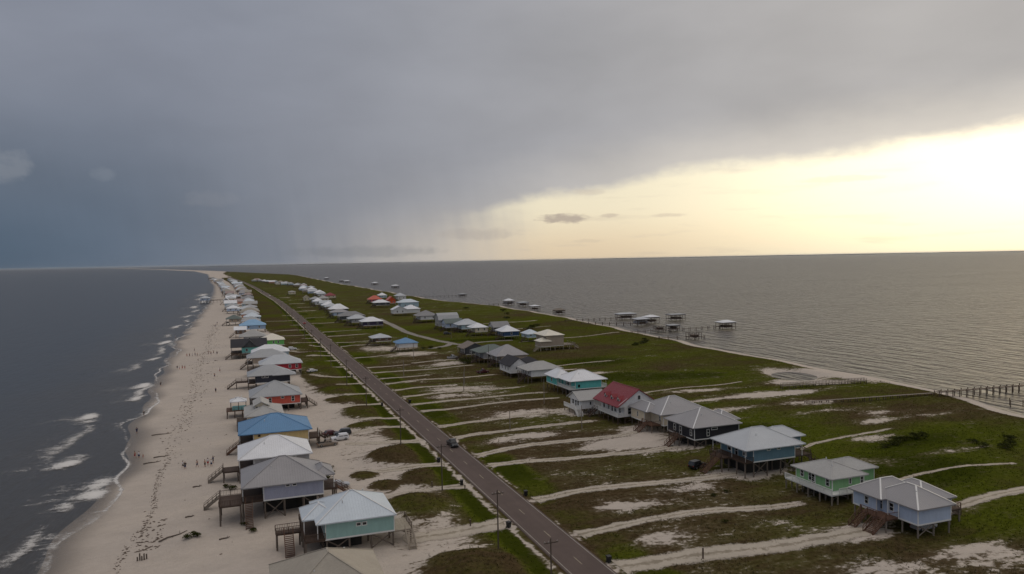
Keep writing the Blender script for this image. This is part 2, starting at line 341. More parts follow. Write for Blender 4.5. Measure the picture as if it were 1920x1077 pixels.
# ---------------------------------------------------------------- lie of the land
SHORE_G = np.array([(-600,-34),(0,-33),(134,-31.8),(165,-29.6),(192,-27.4),(220,-29),(248,-31),(275,-32),(367,-34),(518,-38),(713,-37),(998,-36),(1370,-41),(1800,-52),(2210,-72),(2700,-92),(3208,-112),(4200,-150),(6480,-330),(10617,-960),(20328,-2650),(26000,-3700)], float)
SHORE_B = np.array([(-600,205),(0,208),(153,216.3),(172,221),(189,223.6),(219,227.4),(249,229.7),(335,233.6),(399,236),(514,250),(580,250.4),(720,256),(813,240),(938,227),(1376,223),(1518,224),(1703,217),(2300,222),(3070,225),(3424,217),(4200,110),(6480,-180),(10617,-860),(20328,-2520),(26000,-3560)], float)
xg = lambda y: np.interp(y, SHORE_G[:,0], SHORE_G[:,1]) + .9*np.sin(y*.071)+.7*np.sin(y*.19+1)
xb = lambda y: np.interp(y, SHORE_B[:,0], SHORE_B[:,1]) + 1.8*np.sin(y*.033+.8)+1.2*np.sin(y*.071)+.8*np.sin(y*.137+2)
ROAD = np.array([(-600,48.2),(800,48.2),(1000,46.5),(1200,41),(1572,32),(2100,14),(2600,-10),(3200,-40)], float)
rx = lambda y: np.interp(y, ROAD[:,0], ROAD[:,1])
# vegetated dunes between the beach houses and the road: x, y, rx, ry, height
DUNES = [(33.5,177,5.5,6.5,2.3),(31,139.5,5.8,7.2,2.0),(31.5,105,7.5,8.5,2.2),(35,233,6,9,1.9),(33,257,7,7,1.5),(32,279,6.5,10,1.8),(31,300,5.5,8,1.4),(36.5,158,4.5,5,1.5),(28,155.5,3.2,3.5,.9),(24.5,164,3,3,.8),(33,214,5,4,1.2),(36,330,5,9,1.2),(34,356,6,8,1.2),(35,395,6,10,1.1),(34,440,6,12,1.1),(-9,137.5,2.2,1.8,.6)]
def sst(x, a, b):
    q = np.clip((x-a)/(b-a), 0, 1); return q*q*(3-2*q)
def zf(x, y):
    x, y = np.asarray(x, float), np.asarray(y, float)
    dg, db = x-xg(y), xb(y)-x
    z = np.minimum(1.0, np.where(dg < 0, dg*.07, dg*.045)); z = np.minimum(z, np.where(db < 0, db*.08, db*.09))
    inl = sst(dg, 30, 50)*sst(db, 8, 20)
    n = .16*np.sin(x*.11+y*.05)+.13*np.sin(y*.083-x*.06+1.3)+.1*np.sin(x*.19-y*.17)
    z = z + inl*n*(1-sst(np.abs(x-rx(y)), 12, 7))
    m = 0
    for (cx, cy, sx, sy, h) in DUNES:
        m = np.maximum(m, h*np.exp(-(((x-cx)/sx)**2+((y-cy)/sy)**2)**1.3))
    z = z + m*(1+.12*np.sin(x*1.1+y*.4)*np.sin(y*.9)) * sst(np.abs(x-rx(y)), 6.2, 10)
    # small lagoon behind the bay beach
    pond = np.exp(-(((x-204-(y-236)*.15)/11)**2+((y-236)/13)**2)**2)
    return z - pond*1.7
zs = lambda x, y: float(zf(x, y))
# driveways and tracks (centre line points, width)
DRV = [  # right of the road
 ([(52.2,99.5),(66,99.3),(80,97.3),(92,96.5),(100,97)],4.6), ([(52.3,114),(64,115.5),(78,115.5),(90,113.5),(99,113)],2.9), ([(52.3,134),(64,135),(78,134.5),(92,133),(104,134)],3.3),
 ([(52,161),(62,161),(74,159.5),(90,157.5),(102,159)],3.2), ([(52,170),(60,173),(70,175.5),(82,176),(94,174),(101,176)],3.4), ([(52,189.5),(60,192),(72,193),(84,193),(96,193.5)],2.8),
 ([(52,204.5),(62,206.5),(74,208),(88,209)],2.6), ([(52,228),(64,229.5),(80,230),(100,231)],2.4), ([(52,240),(66,242),(84,242),(101,243)],2.4), ([(52,255),(64,257),(82,257.5),(98,258)],2.6),
 ([(52,270),(64,271),(76,271)],2.2), ([(52,285.5),(66,288),(84,288),(98,288)],2.3), ([(52,299),(62,300),(74,301)],2.2), ([(52,316),(66,318),(84,318),(98,318)],2.3), ([(52,333),(64,335),(72,335)],2.2),
 ([(74,338),(88,341),(100,343)],2.2), ([(52,370),(62,372),(72,373)],2.2), ([(52,425),(64,426),(76,427)],2.4), ([(52,446),(66,448),(78,447)],2.2), ([(52,488),(66,489),(79,490)],2.6), ([(52,520),(66,521),(80,521)],2.6), ([(52,600),(66,601),(76,600)],2.6), ([(52,660),(70,661)],2.6), ([(52,760),(70,761)],3), ([(60,830),(84,832)],3), ([(56,905),(72,906)],3), ([(60,1000),(78,1002)],3.5), ([(52,1080),(66,1081)],4),
 # left of the road
 ([(44,124),(38,124.5),(30,123.5),(24,124)],5.0), ([(44,148),(37,149.5),(30,148),(24,147)],2.7), ([(44,166.5),(37,167),(30,166),(22,168)],3.2), ([(44,190.5),(38,191.5),(30,193.5),(24,196)],3.6), ([(44,209),(38,210.5),(30,207),(22,206)],2.2), ([(44,221.5),(38,222.5),(32,222)],2.0), ([(44,246),(38,246.5),(31,246)],2.2), ([(44,267.5),(39,268),(34,268)],1.9), ([(44,291.5),(39,292),(34,292)],2.0), ([(44,310),(38,311),(32,315),(27,324)],2.2), ([(44,341),(38,342)],2.0), ([(44,365),(38,365),(32,368)],2.2), ([(44,385),(38,387),(30,388)],2.2), ([(44,405),(38,407),(30,409),(25,418)],2.2), ([(44,432),(36,433)],2.2), ([(44,455),(35,456),(28,457)],2.4), ([(44,480),(36,481)],2.2), ([(44,505),(36,506),(24,507)],2.6), ([(44,545),(34,546),(22,546)],2.8), ([(44,590),(36,591)],2.6), ([(44,640),(34,641),(20,641)],3), ([(44,700),(36,701)],3),
 # sandy tracks to the bay
 ([(112,96),(122,99.5),(134,101),(150,102)],2.8), ([(118,113),(130,117),(146,118),(160,116)],1.1), ([(120,140),(132,147),(146,150),(164,152)],1.2), ([(150,398),(172,402),(200,410),(225,418)],2.0), ([(120,300),(140,303),(160,304)],1.6), ([(140,470),(170,474),(205,480)],2.0), ([(146,520),(180,524),(215,530)],2.2), ([(122,225),(150,229),(175,231)],1.2)]
SIDE = [(109,620),(107.5,587),(105.1,525),(104.7,473),(107,442),(111,419),(113,402),(118,400),(129.8,407),(150,408)]
SIDE2 = [(112.5,408),(107,398),(98,392),(94,390)]
def dseg(X, Y, pts):
    d = np.full(X.shape, 1e9)
    for (ax, ay), (bx, by) in zip(pts[:-1], pts[1:]):
        vx, vy = bx-ax, by-ay; q = np.clip(((X-ax)*vx+(Y-ay)*vy)/(vx*vx+vy*vy), 0, 1)
        d = np.minimum(d, np.hypot(X-ax-q*vx, Y-ay-q*vy))
    return d
# bare patches: x, y, rx, ry, amount
BARE = [(64,124,5,2.8,.45),(72,123,5,2.4,.30),(65,107,7,3.2,.36),(85,128,8,2.5,.3),(60,181,7,4,.4),(74,184,9,3,.42),(80,212,12,5,.45),(90,167,9,6,.75),(101,176,7,7,.6),(97,96.5,6,3.6,.8),(103,134,10,4,.7),(100,160,8,6,.5),(96,205,5,5,.5),(122,98,6,2,.3),(135,190,8,5,.45),(160,205,14,6,.5),(168,190,10,4,.4),(150,222,16,3,.5),(176,168,9,4,.35),(150,146,7,3,.55),(165,160,6,3,.5),(118,80,20,5,.30),(88,84,12,4,.28),(190,222,12,5,.7),(178,205,12,3,.6),(200,214,8,4,.6),(135,275,8,3,.7),(128,288,10,2,.5),(74,262,14,5,.42),(72,405,16,12,.45),(82,372,14,8,.5),(92,330,10,6,.5),(58,285,8,3,.35),(66,250,12,4,.4),(112,118,8,3,.35),(108,84,9,2,.3),(62,163,5,3,.3),(205,240,9,14,.8),(130,130,9,3,.3),(220,229,7,16,.95),(140,206,14,2,.34),(165,176,16,2,.32),(150,190,12,2,.3),(172,186,10,2,.3),(185,160,12,2,.3),(158,128,12,2,.26)]
GREEN = [(135,120,22,14,.5),(130,165,16,10,.45),(125,205,14,9,.5),(140,260,24,14,.5),(150,305,26,18,.45),(118,90,16,7,.3),(160,140,22,10,.35),(130,350,22,14,.4),(135,420,30,10,.5),(170,250,20,10,.35)]
def ground_attrs(X, Y):
    dg, db = X-xg(Y), xb(Y)-X; off = X-rx(Y)
    sand = np.full(X.shape, .16)
    Xr = X-(rx(Y)-48.2); sand = np.maximum(sand, 1.25*sst(Xr, 28-10*sst(Y, 420, 700), 18-14*sst(Y, 420, 700))); sand = np.maximum(sand, (.60+.14*sst(Y, 320, 270))*sst(Xr, 43, 32)*sst(Y, 700, 420))
    far = sst(Y, 480, 650); sand = np.maximum(sand*(1-far*.0), far*1.25*sst(X-(rx(Y)-48.2), 7, -3))
    sand = np.where((X > 24) & (Y > 300) & (off < -4), sand*.62, sand)
    sand = np.maximum(sand, .80*np.exp(-((off+4.6)/.95)**2)); sand = np.maximum(sand, .58*np.exp(-((off-4.1)/.6)**2))
    for (cx, cy, sx, sy, h) in DUNES:
        e = np.exp(-(((X-cx)/sx)**2+((Y-cy)/sy)**2)**2); sand = sand*(1-e) + e*.0
    for (cx, cy, sx, sy, h) in BARE: sand = sand + h*np.exp(-((X-cx)/sx)**2-((Y-cy)/sy)**2)
    sand = sand + .19*sst(X, 56, 66)*sst(X, 98, 88)*sst(Y, 560, 430)
    sand = sand + .16*np.exp(-((X-105)/8)**2)*sst(Y, 420, 380)
    dr = np.full(X.shape, 1e9)
    for pts, wd in DRV:
        cx = sum(p[0] for p in pts)/len(pts); cy = sum(p[1] for p in pts)/len(pts)
        mk = (np.abs(Y-cy) < 30) & (np.abs(X-cx) < 40)
        if mk.any(): dr[mk] = np.minimum(dr[mk], dseg(X[mk], Y[mk], pts)-wd/2)
    sand = np.maximum(sand, .62*sst(dr, .9, -.5))
    sand = np.maximum(sand, 1.3*sst(db, 7.5, 4.5)*(.6+.4*np.sin(Y*.03+1)**2)); sand = np.maximum(sand, 1.4*sst(dg, 46, 34))
    sand = np.maximum(sand, far*0 + sst(Y, 2750, 3100)*1.3*sst(dg, 95, 55))
    lush = np.full(X.shape, .41)
    lush = np.maximum(lush, .95*sst(off, 16, 10)*sst(off, 3.5, 4.5)*(.75+.25*np.sin(Y*.09))); lush = np.maximum(lush, .92*sst(off, -12, -7.5)*sst(off, -3, -5))
    lush = np.maximum(lush, .54*sst(X, 116, 126)); sand = sand + .09*sst(X, 118, 128)*sst(Y, 420, 360); lush = np.maximum(lush, .58*sst(Y, 280, 420)*sst(off, 3, 5)); sand = sand + .14*sst(Y, 420, 700)*sst(off, 3, 8)
    for (cx, cy, sx, sy, h) in GREEN: lush = lush + h*np.exp(-((X-cx)/sx)**2-((Y-cy)/sy)**2)
    wet = sst(dg, 7.5+1.8*np.sin(Y*.06)+1.2*np.sin(Y*.17), .5); wet = np.maximum(wet, sst(db, 1.2, .2))
    return sand, np.clip(lush, 0, 1.1), wet
# ---------------------------------------------------------------- ground sheet of the island
ys = [-600., -450., -300., -200., -120., -70., -30., 0., 25., 45., 58.]
while ys[-1] < 26000: ys.append(ys[-1]+max(.55, ys[-1]*.0058) if ys[-1] < 2600 else ys[-1]*1.03)
ys = np.array(ys); tt = np.linspace(0, 1, 300)
XL = xg(ys)-26; XR = xb(ys)+20
X = XL[:,None] + (XR-XL)[:,None]*tt[None,:]; Y = np.repeat(ys[:,None], len(tt), 1)
Z = zf(X, Y); sa, lu, we = ground_attrs(X, Y)
tag(link('ground', gridmesh('ground', X, Y, Z, 'ground', dict(sand=sa, lush=lu, wet=we))), 'sandy barrier island with beach, dunes and coastal grass', kind='structure')
# ---------------------------------------------------------------- sea
mb = MB(); Rr = 60000.
mb.poly([(-Rr,-4000,0),(Rr,-4000,0),(Rr,Rr,0),(-Rr,Rr,0)]); tag(mb.build('sea', 'sea'), 'grey open sea and bay water out to the horizon', kind='structure')
# low far shores on the horizon
def shore(name, pts, h, mat, label):
    mb = MB()
    for (ax, ay), (bx, by) in zip(pts[:-1], pts[1:]):
        n = 24
        for k in range(n):
            u0_, u1_ = k/n, (k+1)/n; x0, y0, x1, y1 = ax+(bx-ax)*u0_, ay+(by-ay)*u0_, ax+(bx-ax)*u1_, ay+(by-ay)*u1_
            hh = h*random.uniform(.55, 1.1); mb.box(min(x0,x1), min(y0,y1), -1, max(x0,x1), max(y0,y1)+400, hh)
    return tag(mb.build(name, mat), label, kind='structure')
plain('farland', (.06, .07, .075), .95, .2, .001)
shore('far_shore', [(-900,27000),(2500,27500),(5600,27000)], 12, 'farland', 'thin dark strip of far land on the horizon')
shore('far_shore', [(13500,27000),(22000,23000),(33000,21500)], 20, 'farland', 'thin dark line of mainland on the bay horizon')
# ---------------------------------------------------------------- road
def ribbon(name, ys_, x0f, x1f, z, mat, n=1):
    cols = np.linspace(0, 1, n+1); Yg = np.repeat(np.asarray(ys_)[:,None], n+1, 1); a, b_ = x0f(np.asarray(ys_)), x1f(np.asarray(ys_))
    Xg = a[:,None]+(b_-a)[:,None]*cols[None,:]; return gridmesh(name, Xg, Yg, np.full(Xg.shape, z), mat)
ry = np.concatenate([np.arange(-600, 800, 20.), np.arange(800, 3200, 25.)])
mb = MB()
for a, b_ in zip(ry[:-1], ry[1:]):
    i = len(mb.v); A, B_ = float(rx(a)), float(rx(b_))
    mb.v += [(A-3.55,a,.9),(A-3.35,a,1.12),(A+3.35,a,1.12),(A+3.55,a,.9),(B_-3.55,b_,.9),(B_-3.35,b_,1.12),(B_+3.35,b_,1.12),(B_+3.55,b_,.9)]
    mb.f += [(i,i+1,i+5,i+4),(i+1,i+2,i+6,i+5),(i+2,i+3,i+7,i+6)]
road = tag(mb.build('road', 'asphalt'), 'straight two-lane asphalt road running up the island', kind='structure')
for s_ in (-1, 1):
    link('edge_line', ribbon('edge_line', ry, lambda y: rx(y)+s_*2.98-.06, lambda y: rx(y)+s_*2.98+.06, 1.126, 'roadpaint'), road)
dash = MB().box(-.06, 0, 0, .06, 3.0, .004).mesh('centre_dash', 'yellowpaint')
for k in range(46):
    y = 66 + k*12.2
    o = link('centre_dash', dash, road, (float(rx(y)), y, 1.123))
# ---------------------------------------------------------------- driveways, tracks and the side street
def strip(name, pts, wd, mat, label, dz=.05, edge=.35, fan=True):
    P_ = [Vector((*p, 0)) for p in pts]; L = [0.]
    for a, b_ in zip(P_[:-1], P_[1:]): L.append(L[-1]+(b_-a).length)
    n = max(4, int(L[-1]/.9)); s_ = np.linspace(0, L[-1], n+1)
    px, py = np.interp(s_, L, [p.x for p in P_]), np.interp(s_, L, [p.y for p in P_])
    ker = np.ones(7)/7
    if n > 14:
        pad = lambda a: np.concatenate([np.full(3, a[0]), a, np.full(3, a[-1])]); px, py = np.convolve(pad(px), ker, 'valid'), np.convolve(pad(py), ker, 'valid')
    tx, ty = np.gradient(px), np.gradient(py); ln = np.hypot(tx, ty); nx, ny = -ty/ln, tx/ln
    hw = wd/2*np.ones(n+1)
    if fan: hw = hw + .8*np.exp(-s_/2.0)
    hw = hw*np.clip((L[-1]-s_)/1.5+.25, 0, 1)
    def wob(ph): return edge*(np.sin(s_*.9+ph)+.7*np.sin(s_*2.3+ph*2)+.5*np.sin(s_*.31+ph*3)) + rng.normal(0, edge*.35, n+1)
    ph = random.uniform(0, 9); a_, b_ = hw+wob(ph)*.6, hw+wob(ph+4)*.6
    hw = hw*(1.22 if mat == 'tracksand' else 1.); a_, b_ = a_*(1.22 if mat == 'tracksand' else 1.), b_*(1.22 if mat == 'tracksand' else 1.)
    cols = np.linspace(-1, 1, 9); Xs = np.where(cols[None,:] < 0, px[:,None]+nx[:,None]*cols[None,:]*a_[:,None], px[:,None]+nx[:,None]*cols[None,:]*b_[:,None])
    Ys = np.where(cols[None,:] < 0, py[:,None]+ny[:,None]*cols[None,:]*a_[:,None], py[:,None]+ny[:,None]*cols[None,:]*b_[:,None])
    Zs = zf(Xs, Ys)+dz-np.abs(cols[None,:])**3*(dz*.75); 
    return tag(link(name, gridmesh(name, Xs, Ys, Zs, mat, dict(edge=np.abs(np.repeat(cols[None,:], n+1, 0))))), label, kind='structure')
for pts, wd in DRV:
    x_ = pts[0][0]; nm = 'sandy_track' if x_ > 105 else 'driveway'
    strip(nm, pts, wd*(.86 if wd < 4 else 1.), 'tracksand', 'sandy track across the marsh grass' if x_ > 105 else ('sand driveway crossing the grass to the inland houses' if x_ > 48 else 'sand driveway crossing the dunes to the beach houses'), .06, .16 if wd < 2.5 else .24, fan=x_ < 60)
strip('side_street', SIDE, 4.6, 'gravel', 'grey side street curving between the inland houses', .07, .1, False)
strip('side_street', SIDE2, 3.6, 'gravel', 'short grey spur of the side street', .09, .1, False)
# ---------------------------------------------------------------- stilt houses
PILE = {}
def pile_mesh(mat):
    if mat not in PILE: PILE[mat] = MB().cyl((0,0,0), (0,0,1), .5, .5, 8).mesh('piling', mat)
    return PILE[mat]
def piling(par, org, x, y, z0, z1, d=.28, mat='pile', name='piling'):
    o = link(name, pile_mesh(mat), par, (x-org[0], y-org[1], z0-org[2])); o.scale = (d, d, z1-z0); return o
def roof_block(par, org, b, mat, lvl, gablemat, capmat='cap', k=0):
    x0, x1, y0, y1, kind, ze, rise = b; ze = ze + k*.011; th = .2; zt = ze+.02
    lx, ly = x1-x0, y1-y0; cx, cy = (x0+x1)/2, (y0+y1)/2; zr = ze+rise
    mb = MB(); A, B_, C_, D = (x0,y0,zt), (x1,y0,zt), (x1,y1,zt), (x0,y1,zt); caps = []
    if kind == 'hip':
        if lx >= ly: h = min(ly/2, lx/2-.05); P_, Q = (x0+h,cy,zr), (x1-h,cy,zr); fs = [(A,B_,Q,P_),(B_,C_,Q),(C_,D,P_,Q),(D,A,P_)]; caps = [(P_,Q),(A,P_),(D,P_),(B_,Q),(C_,Q)]
        else: h = min(lx/2, ly/2-.05); P_, Q = (cx,y0+h,zr), (cx,y1-h,zr); fs = [(A,B_,P_),(B_,C_,Q,P_),(C_,D,Q),(D,A,P_,Q)]; caps = [(P_,Q),(A,P_),(B_,P_),(C_,Q),(D,Q)]
    elif kind == 'gx': P_, Q = (x0,cy,zr), (x1,cy,zr); fs = [(A,B_,Q,P_),(C_,D,P_,Q)]; caps = [(P_,Q)]
    elif kind == 'gy': P_, Q = (cx,y0,zr), (cx,y1,zr); fs = [(B_,C_,Q,P_),(D,A,P_,Q)]; caps = [(P_,Q)]
    elif kind == 'gam':   # gambrel, ridge along x
        q = ly*.2; zm = ze+rise*.68; P_, Q = (x0,cy,zr), (x1,cy,zr); a, b2, c2, d2 = (x0,y0+q,zm), (x1,y0+q,zm), (x1,y1-q,zm), (x0,y1-q,zm)
        fs = [(A,B_,b2,a),(a,b2,Q,P_),(C_,D,d2,c2),(c2,d2,P_,Q)]
    elif kind == 'shed': P_, Q = (x1,y0,zr), (x1,y1,zr); fs = [(A,P_,Q,D)]
    for f in fs: mb.poly(f)
    lo = lambda p: (p[0], p[1], p[2]-th)
    if kind in ('hip',):
        for a, c in ((A,B_),(B_,C_),(C_,D),(D,A)): mb.poly((lo(a), lo(c), c, a))
        mb.poly((lo(D), lo(C_), lo(B_), lo(A)))
    else:
        for f in fs:
            g = [lo(p) for p in f]; mb.poly(list(reversed(g)))
            for i in range(len(f)): a, c = f[i], f[(i+1) % len(f)]; mb.poly((lo(a), lo(c), c, a))
    r_ = mb.build('roof', mat, par, org)
    if lvl >= 2 and caps:
        for a, c in caps:
            if (Vector(a)-Vector(c)).length > .4:
                MB().beam((a[0],a[1],a[2]+.03), (c[0],c[1],c[2]+.03), .26, .06).build('ridge_cap', capmat, r_, org)
    if lvl >= 2 and k == 0 and kind == 'hip':
        for fx, fy in ((.36, .3), (.68, .72)):
            vx, vy = x0+lx*fx, y0+ly*fy; hz0 = ze+rise*min(1., 2*min(fx, fy, 1-fx, 1-fy))*.8
            MB().cyl((vx,vy,hz0), (vx,vy,hz0+.85), .09, .09, 8).build('vent_pipe', 'cap', r_, org)
    if kind in ('gx', 'gy', 'gam'):
        g = .45; zb = ze-.25
        def tri(pts, n):
            m2 = MB(); i = [(p[0]+n[0]*.15, p[1]+n[1]*.15, p[2]) for p in pts]; m2.poly(pts); m2.poly(list(reversed(i)))
            for q in range(len(pts)): m2.poly((pts[q], i[q], i[(q+1) % len(pts)], pts[(q+1) % len(pts)]))
            m2.build('gable_wall', gablemat, par, org)
        if kind == 'gy':
            tri([(x0+.55,y0+g,zb),(x1-.55,y0+g,zb),(x1-.55,y0+g,ze+.12*rise),(cx,y0+g,zr-.22),(x0+.55,y0+g,ze+.12*rise)], (0,1)); tri([(x1-.55,y1-g,zb),(x0+.55,y1-g,zb),(cx,y1-g,zr-.22)], (0,-1))
        elif kind == 'gx':
            tri([(x0+g,y1-.55,zb),(x0+g,y0+.55,zb),(x0+g,cy,zr-.22)], (1,0)); tri([(x1-g,y0+.55,zb),(x1-g,y1-.55,zb),(x1-g,cy,zr-.22)], (-1,0))
        else:
            q = ly*.2+.1; zm = ze+rise*.68-.25
            tri([(x0+g,y1-.4,zb),(x0+g,y0+.4,zb),(x0+g,y0+q,zm),(x0+g,cy,zr-.22),(x0+g,y1-q,zm)], (1,0)); tri([(x1-g,y0+.4,zb),(x1-g,y1-.4,zb),(x1-g,y1-q,zm),(x1-g,cy,zr-.22),(x1-g,y0+q,zm)], (-1,0))
    return r_
def window(par, org, body, side, u, zc, wd, ht, tm='trim', name='window', label=None):
    """side S (-Y), W (-X), E (+X); u metres from the wall's low corner to the window centre"""
    x0, x1, y0, y1, z0, z1 = body; t_ = .13 if wd > .9 else .11
    fr, pn = MB(), MB()
    def bx(m_, a, b_, c, d, near, far):
        if side == 'S': m_.box(a, y0-far, c, b_, y0-near, d)
        elif side == 'W': m_.box(x0-far, a, c, x0-near, b_, d)
        else: m_.box(x1+near, a, c, x1+far, b_, d)
    uc = (x0 if side == 'S' else y0)+u; a, b_, c, d = uc-wd/2, uc+wd/2, zc-ht/2, zc+ht/2
    bx(fr, a-t_, b_+t_, c-t_, c, .0, .08); bx(fr, a-t_, b_+t_, d, d+t_, .0, .08); bx(fr, a-t_, a, c, d, .0, .08); bx(fr, b_, b_+t_, c, d, .0, .08)
    if ht > 1.0: bx(fr, a, b_, zc-.03, zc+.03, .0, .06)
    bx(pn, a, b_, c, d, .0, .03)
    f = fr.build(name, tm, par, org); pn.build('pane', 'glass', f, org)
    if label: f['label'] = label
    return f
def railing(par, org, a, b_, z, mat='wood_dark', lvl=2, h=1.0):
    mb = MB(); a, b_ = Vector((*a, z)), Vector((*b_, z)); L = (b_-a).length; n = max(1, int(L/1.9))
    for q in range(n+1):
        p = a+(b_-a)*(q/n); mb.box(p.x-.05, p.y-.05, z, p.x+.05, p.y+.05, z+h)
    up_ = Vector((0,0,1)); mb.beam(a+up_*h, b_+up_*h, .12, .06); mb.beam(a+up_*.12, b_+up_*.12, .06, .06)
    if lvl >= 2:
        m_ = max(2, int(L/.26))
        for q in range(m_):
            p = a+(b_-a)*((q+.5)/m_); pw = .055 if mat == 'trim' else .022; mb.box(p.x-pw, p.y-pw*.4, z+.12, p.x+pw, p.y+pw*.4, z+h) if abs(b_.x-a.x) > abs(b_.y-a.y) else mb.box(p.x-pw*.4, p.y-pw, z+.12, p.x+pw*.4, p.y+pw, z+h)
    else: mb.beam(a+up_*.55, b_+up_*.55, .05, .05)
    return mb.build('railing', mat, par, org)
def stairs(par, org, x, y, zt, d, wd=1.3, mat='wood_dark', zb=None, run=1.25):
    """flight from landing edge (x, y, zt) down towards d"""
    zb = 1.0 if zb is None else zb; rise = zt-zb; n = max(4, int(rise/.2)); dxy = Vector((d[0], d[1], 0)); s_ = Vector((-d[1], d[0], 0))*(wd/2)
    o = Vector((x, y, 0)); mb = MB(); hr = MB()
    for q in range(n):
        zz = zt-rise*(q+1)/n; c = o+dxy*(rise*run*(q+.5)/n); dp = rise*run/n*.6
        p0, p1 = c-s_-dxy*dp, c+s_+dxy*dp; mb.box(min(p0.x,p1.x), min(p0.y,p1.y), zz-.05, max(p0.x,p1.x), max(p0.y,p1.y), zz)
    e = o+dxy*(rise*run)
    for sg in (-1, 1):
        A, B_ = o+s_*sg+Vector((0,0,zt-.15)), e+s_*sg+Vector((0,0,zb+.02)); mb.beam(A, B_, .07, .28)
        hr.beam(A+Vector((0,0,1.05)), B_+Vector((0,0,1.05)), .09, .07); hr.beam(A+Vector((0,0,.6)), B_+Vector((0,0,.6)), .06, .05)
        for q in range(5):
            p = A+(B_-A)*(q/4); hr.beam(p, p+Vector((0,0,1.05)), .09)
    s2 = mb.build('stairs', mat, par, org); hr.build('handrail', mat, s2, org); return s2
HN = [0]
def house(label, roofs, body, roof='metal_galv', wall='siding_white', zflr=3.5, lvl=1, wood='wood_dark', trim='trim', piles=True, decks=(), steps=(), wins=None, doors=True, group=None,
          porch=(), cap='cap', skirt='trim', gable=None, name='stilt_house', rails=None, dark_box=None, brace=False, pilemat='pile', zg=1.0, pstep=None, roofmats=None):
    """roofs: (x0,x1,y0,y1,kind,eave z,rise); body: list of (x0,x1,y0,y1[,z0,z1]); decks: (x0,x1,y0,y1,z,rail sides SWEN); steps: (x,y,z,(dx,dy),width)"""
    ze = roofs[0][5]; bx = [tuple(b_) if len(b_) == 6 else (*b_, zflr, ze-.06) for b_ in body]
    X0, X1, Y0, Y1 = min(b_[0] for b_ in bx), max(b_[1] for b_ in bx), min(b_[2] for b_ in bx), max(b_[3] for b_ in bx)
    org = ((X0+X1)/2, (Y0+Y1)/2, zg); h = thing(name, label, 'house', org, group or ('stilt houses of the island'))
    for i, r_ in enumerate(roofs): roof_block(h, org, r_, (roofmats[i] if roofmats else roof), lvl, gable or wall, cap, i)
    for i, b_ in enumerate(bx):
        x0, x1, y0, y1, z0, z1 = b_; MB().box(x0, y0, z0+.001*i, x1, y1, z1-.004*i).build('wall', wall, h, org)
        if lvl >= 1:
            MB().box(x0-.05, y0-.05, z0-.25, x1+.05, y1+.05, z0-.002*i-.003).build('floor_band', skirt, h, org)
        if lvl >= 2:
            for (cx_, cy_) in ((x0,y0),(x1,y0),(x0,y1)):
                MB().box(cx_-.035 if cx_ == x0 else cx_-.1, cy_-.035 if cy_ == y0 else cy_-.1, z0+.01, cx_+.1 if cx_ == x0 else cx_+.035, cy_+.1 if cy_ == y0 else cy_+.035, z1-.02).build('corner_trim', trim, h, org)
    b0 = bx[0]
    if wins is None:
        wins = [('S', .25, 1.45, .8, 1.3), ('S', .72, 1.45, .8, 1.3), ('W', .25, 1.4, 1.0, 1.3), ('W', .75, 1.4, 1.0, 1.3)]
    for q in wins:
        bi = bx[q[6]] if len(q) > 6 else b0; ln = (bi[1]-bi[0]) if q[0] == 'S' else (bi[3]-bi[2])
        tm = q[5] if len(q) > 5 and q[5] else trim
        window(h, org, bi, q[0], q[1]*ln, bi[4]+q[2], q[3], q[4], tm)
    if doors:
        d = window(h, org, b0, 'W', .5*(b0[3]-b0[2]), b0[4]+1.05, .9, 1.9, trim, 'door')
    rects = [(b_[0], b_[1], b_[2], b_[3], b_[4]-.25) for b_ in bx if b_[4] > zg+1.2]
    for i, d in enumerate(decks):
        x0, x1, y0, y1, z = d[:5]; z = z-.012*i-.02
        dk = MB()
        nb = max(3, int((x1-x0)/.45)) if lvl >= 2 else 1
        for q in range(nb):
            dk.box(x0+(x1-x0)*q/nb+.01, y0, z-.05, x0+(x1-x0)*(q+1)/nb-.01, y1, z)
        dk.box(x0+.05, y0+.05, z-.28, x1-.05, y1-.05, z-.052); dd = dk.build('deck', d[6] if len(d) > 6 else wood, h, org)
        sd_ = d[5] if len(d) > 5 else ''
        rm = rails or wood
        for c in sd_:
            a, e = {'S': ((x0,y0+.06),(x1,y0+.06)), 'N': ((x0,y1-.06),(x1,y1-.06)), 'W': ((x0+.06,y0),(x0+.06,y1)), 'E': ((x1-.06,y0),(x1-.06,y1))}[c]
            railing(dd, org, a, e, z, rm, lvl)
        rects.append((x0, x1, y0, y1, z-.28))
    for q in porch:      # porch roof posts
        piling(h, org, q[0], q[1], zflr, q[2] if len(q) > 2 else ze-.15, .16, trim if lvl >= 1 else wood, 'porch_post')
    for q in steps: stairs(h, org, q[0], q[1], q[2], q[3], q[4] if len(q) > 4 else 1.3, q[5] if len(q) > 5 else wood, q[6] if len(q) > 6 else zg)
    if piles:
        done = []; ps = pstep or (3.2 if lvl >= 2 else (4.2 if lvl == 1 else 6.5))
        for (x0, x1, y0, y1, zt) in rects:
            nx_, ny_ = max(1, round((x1-x0)/ps)), max(1, round((y1-y0)/ps))
            for i in range(nx_+1):
                for j in range(ny_+1):
                    if lvl < 2 and 0 < i < nx_ and 0 < j < ny_: continue
                    px, py = x0+.2+(x1-x0-.4)*i/nx_, y0+.2+(y1-y0-.4)*j/ny_
                    if any(abs(px-a)+abs(py-c) < 1.3 for a, c in done): continue
                    done.append((px, py)); piling(h, org, px, py, zg-.5, zt+.02, .3 if lvl else .35, pilemat)
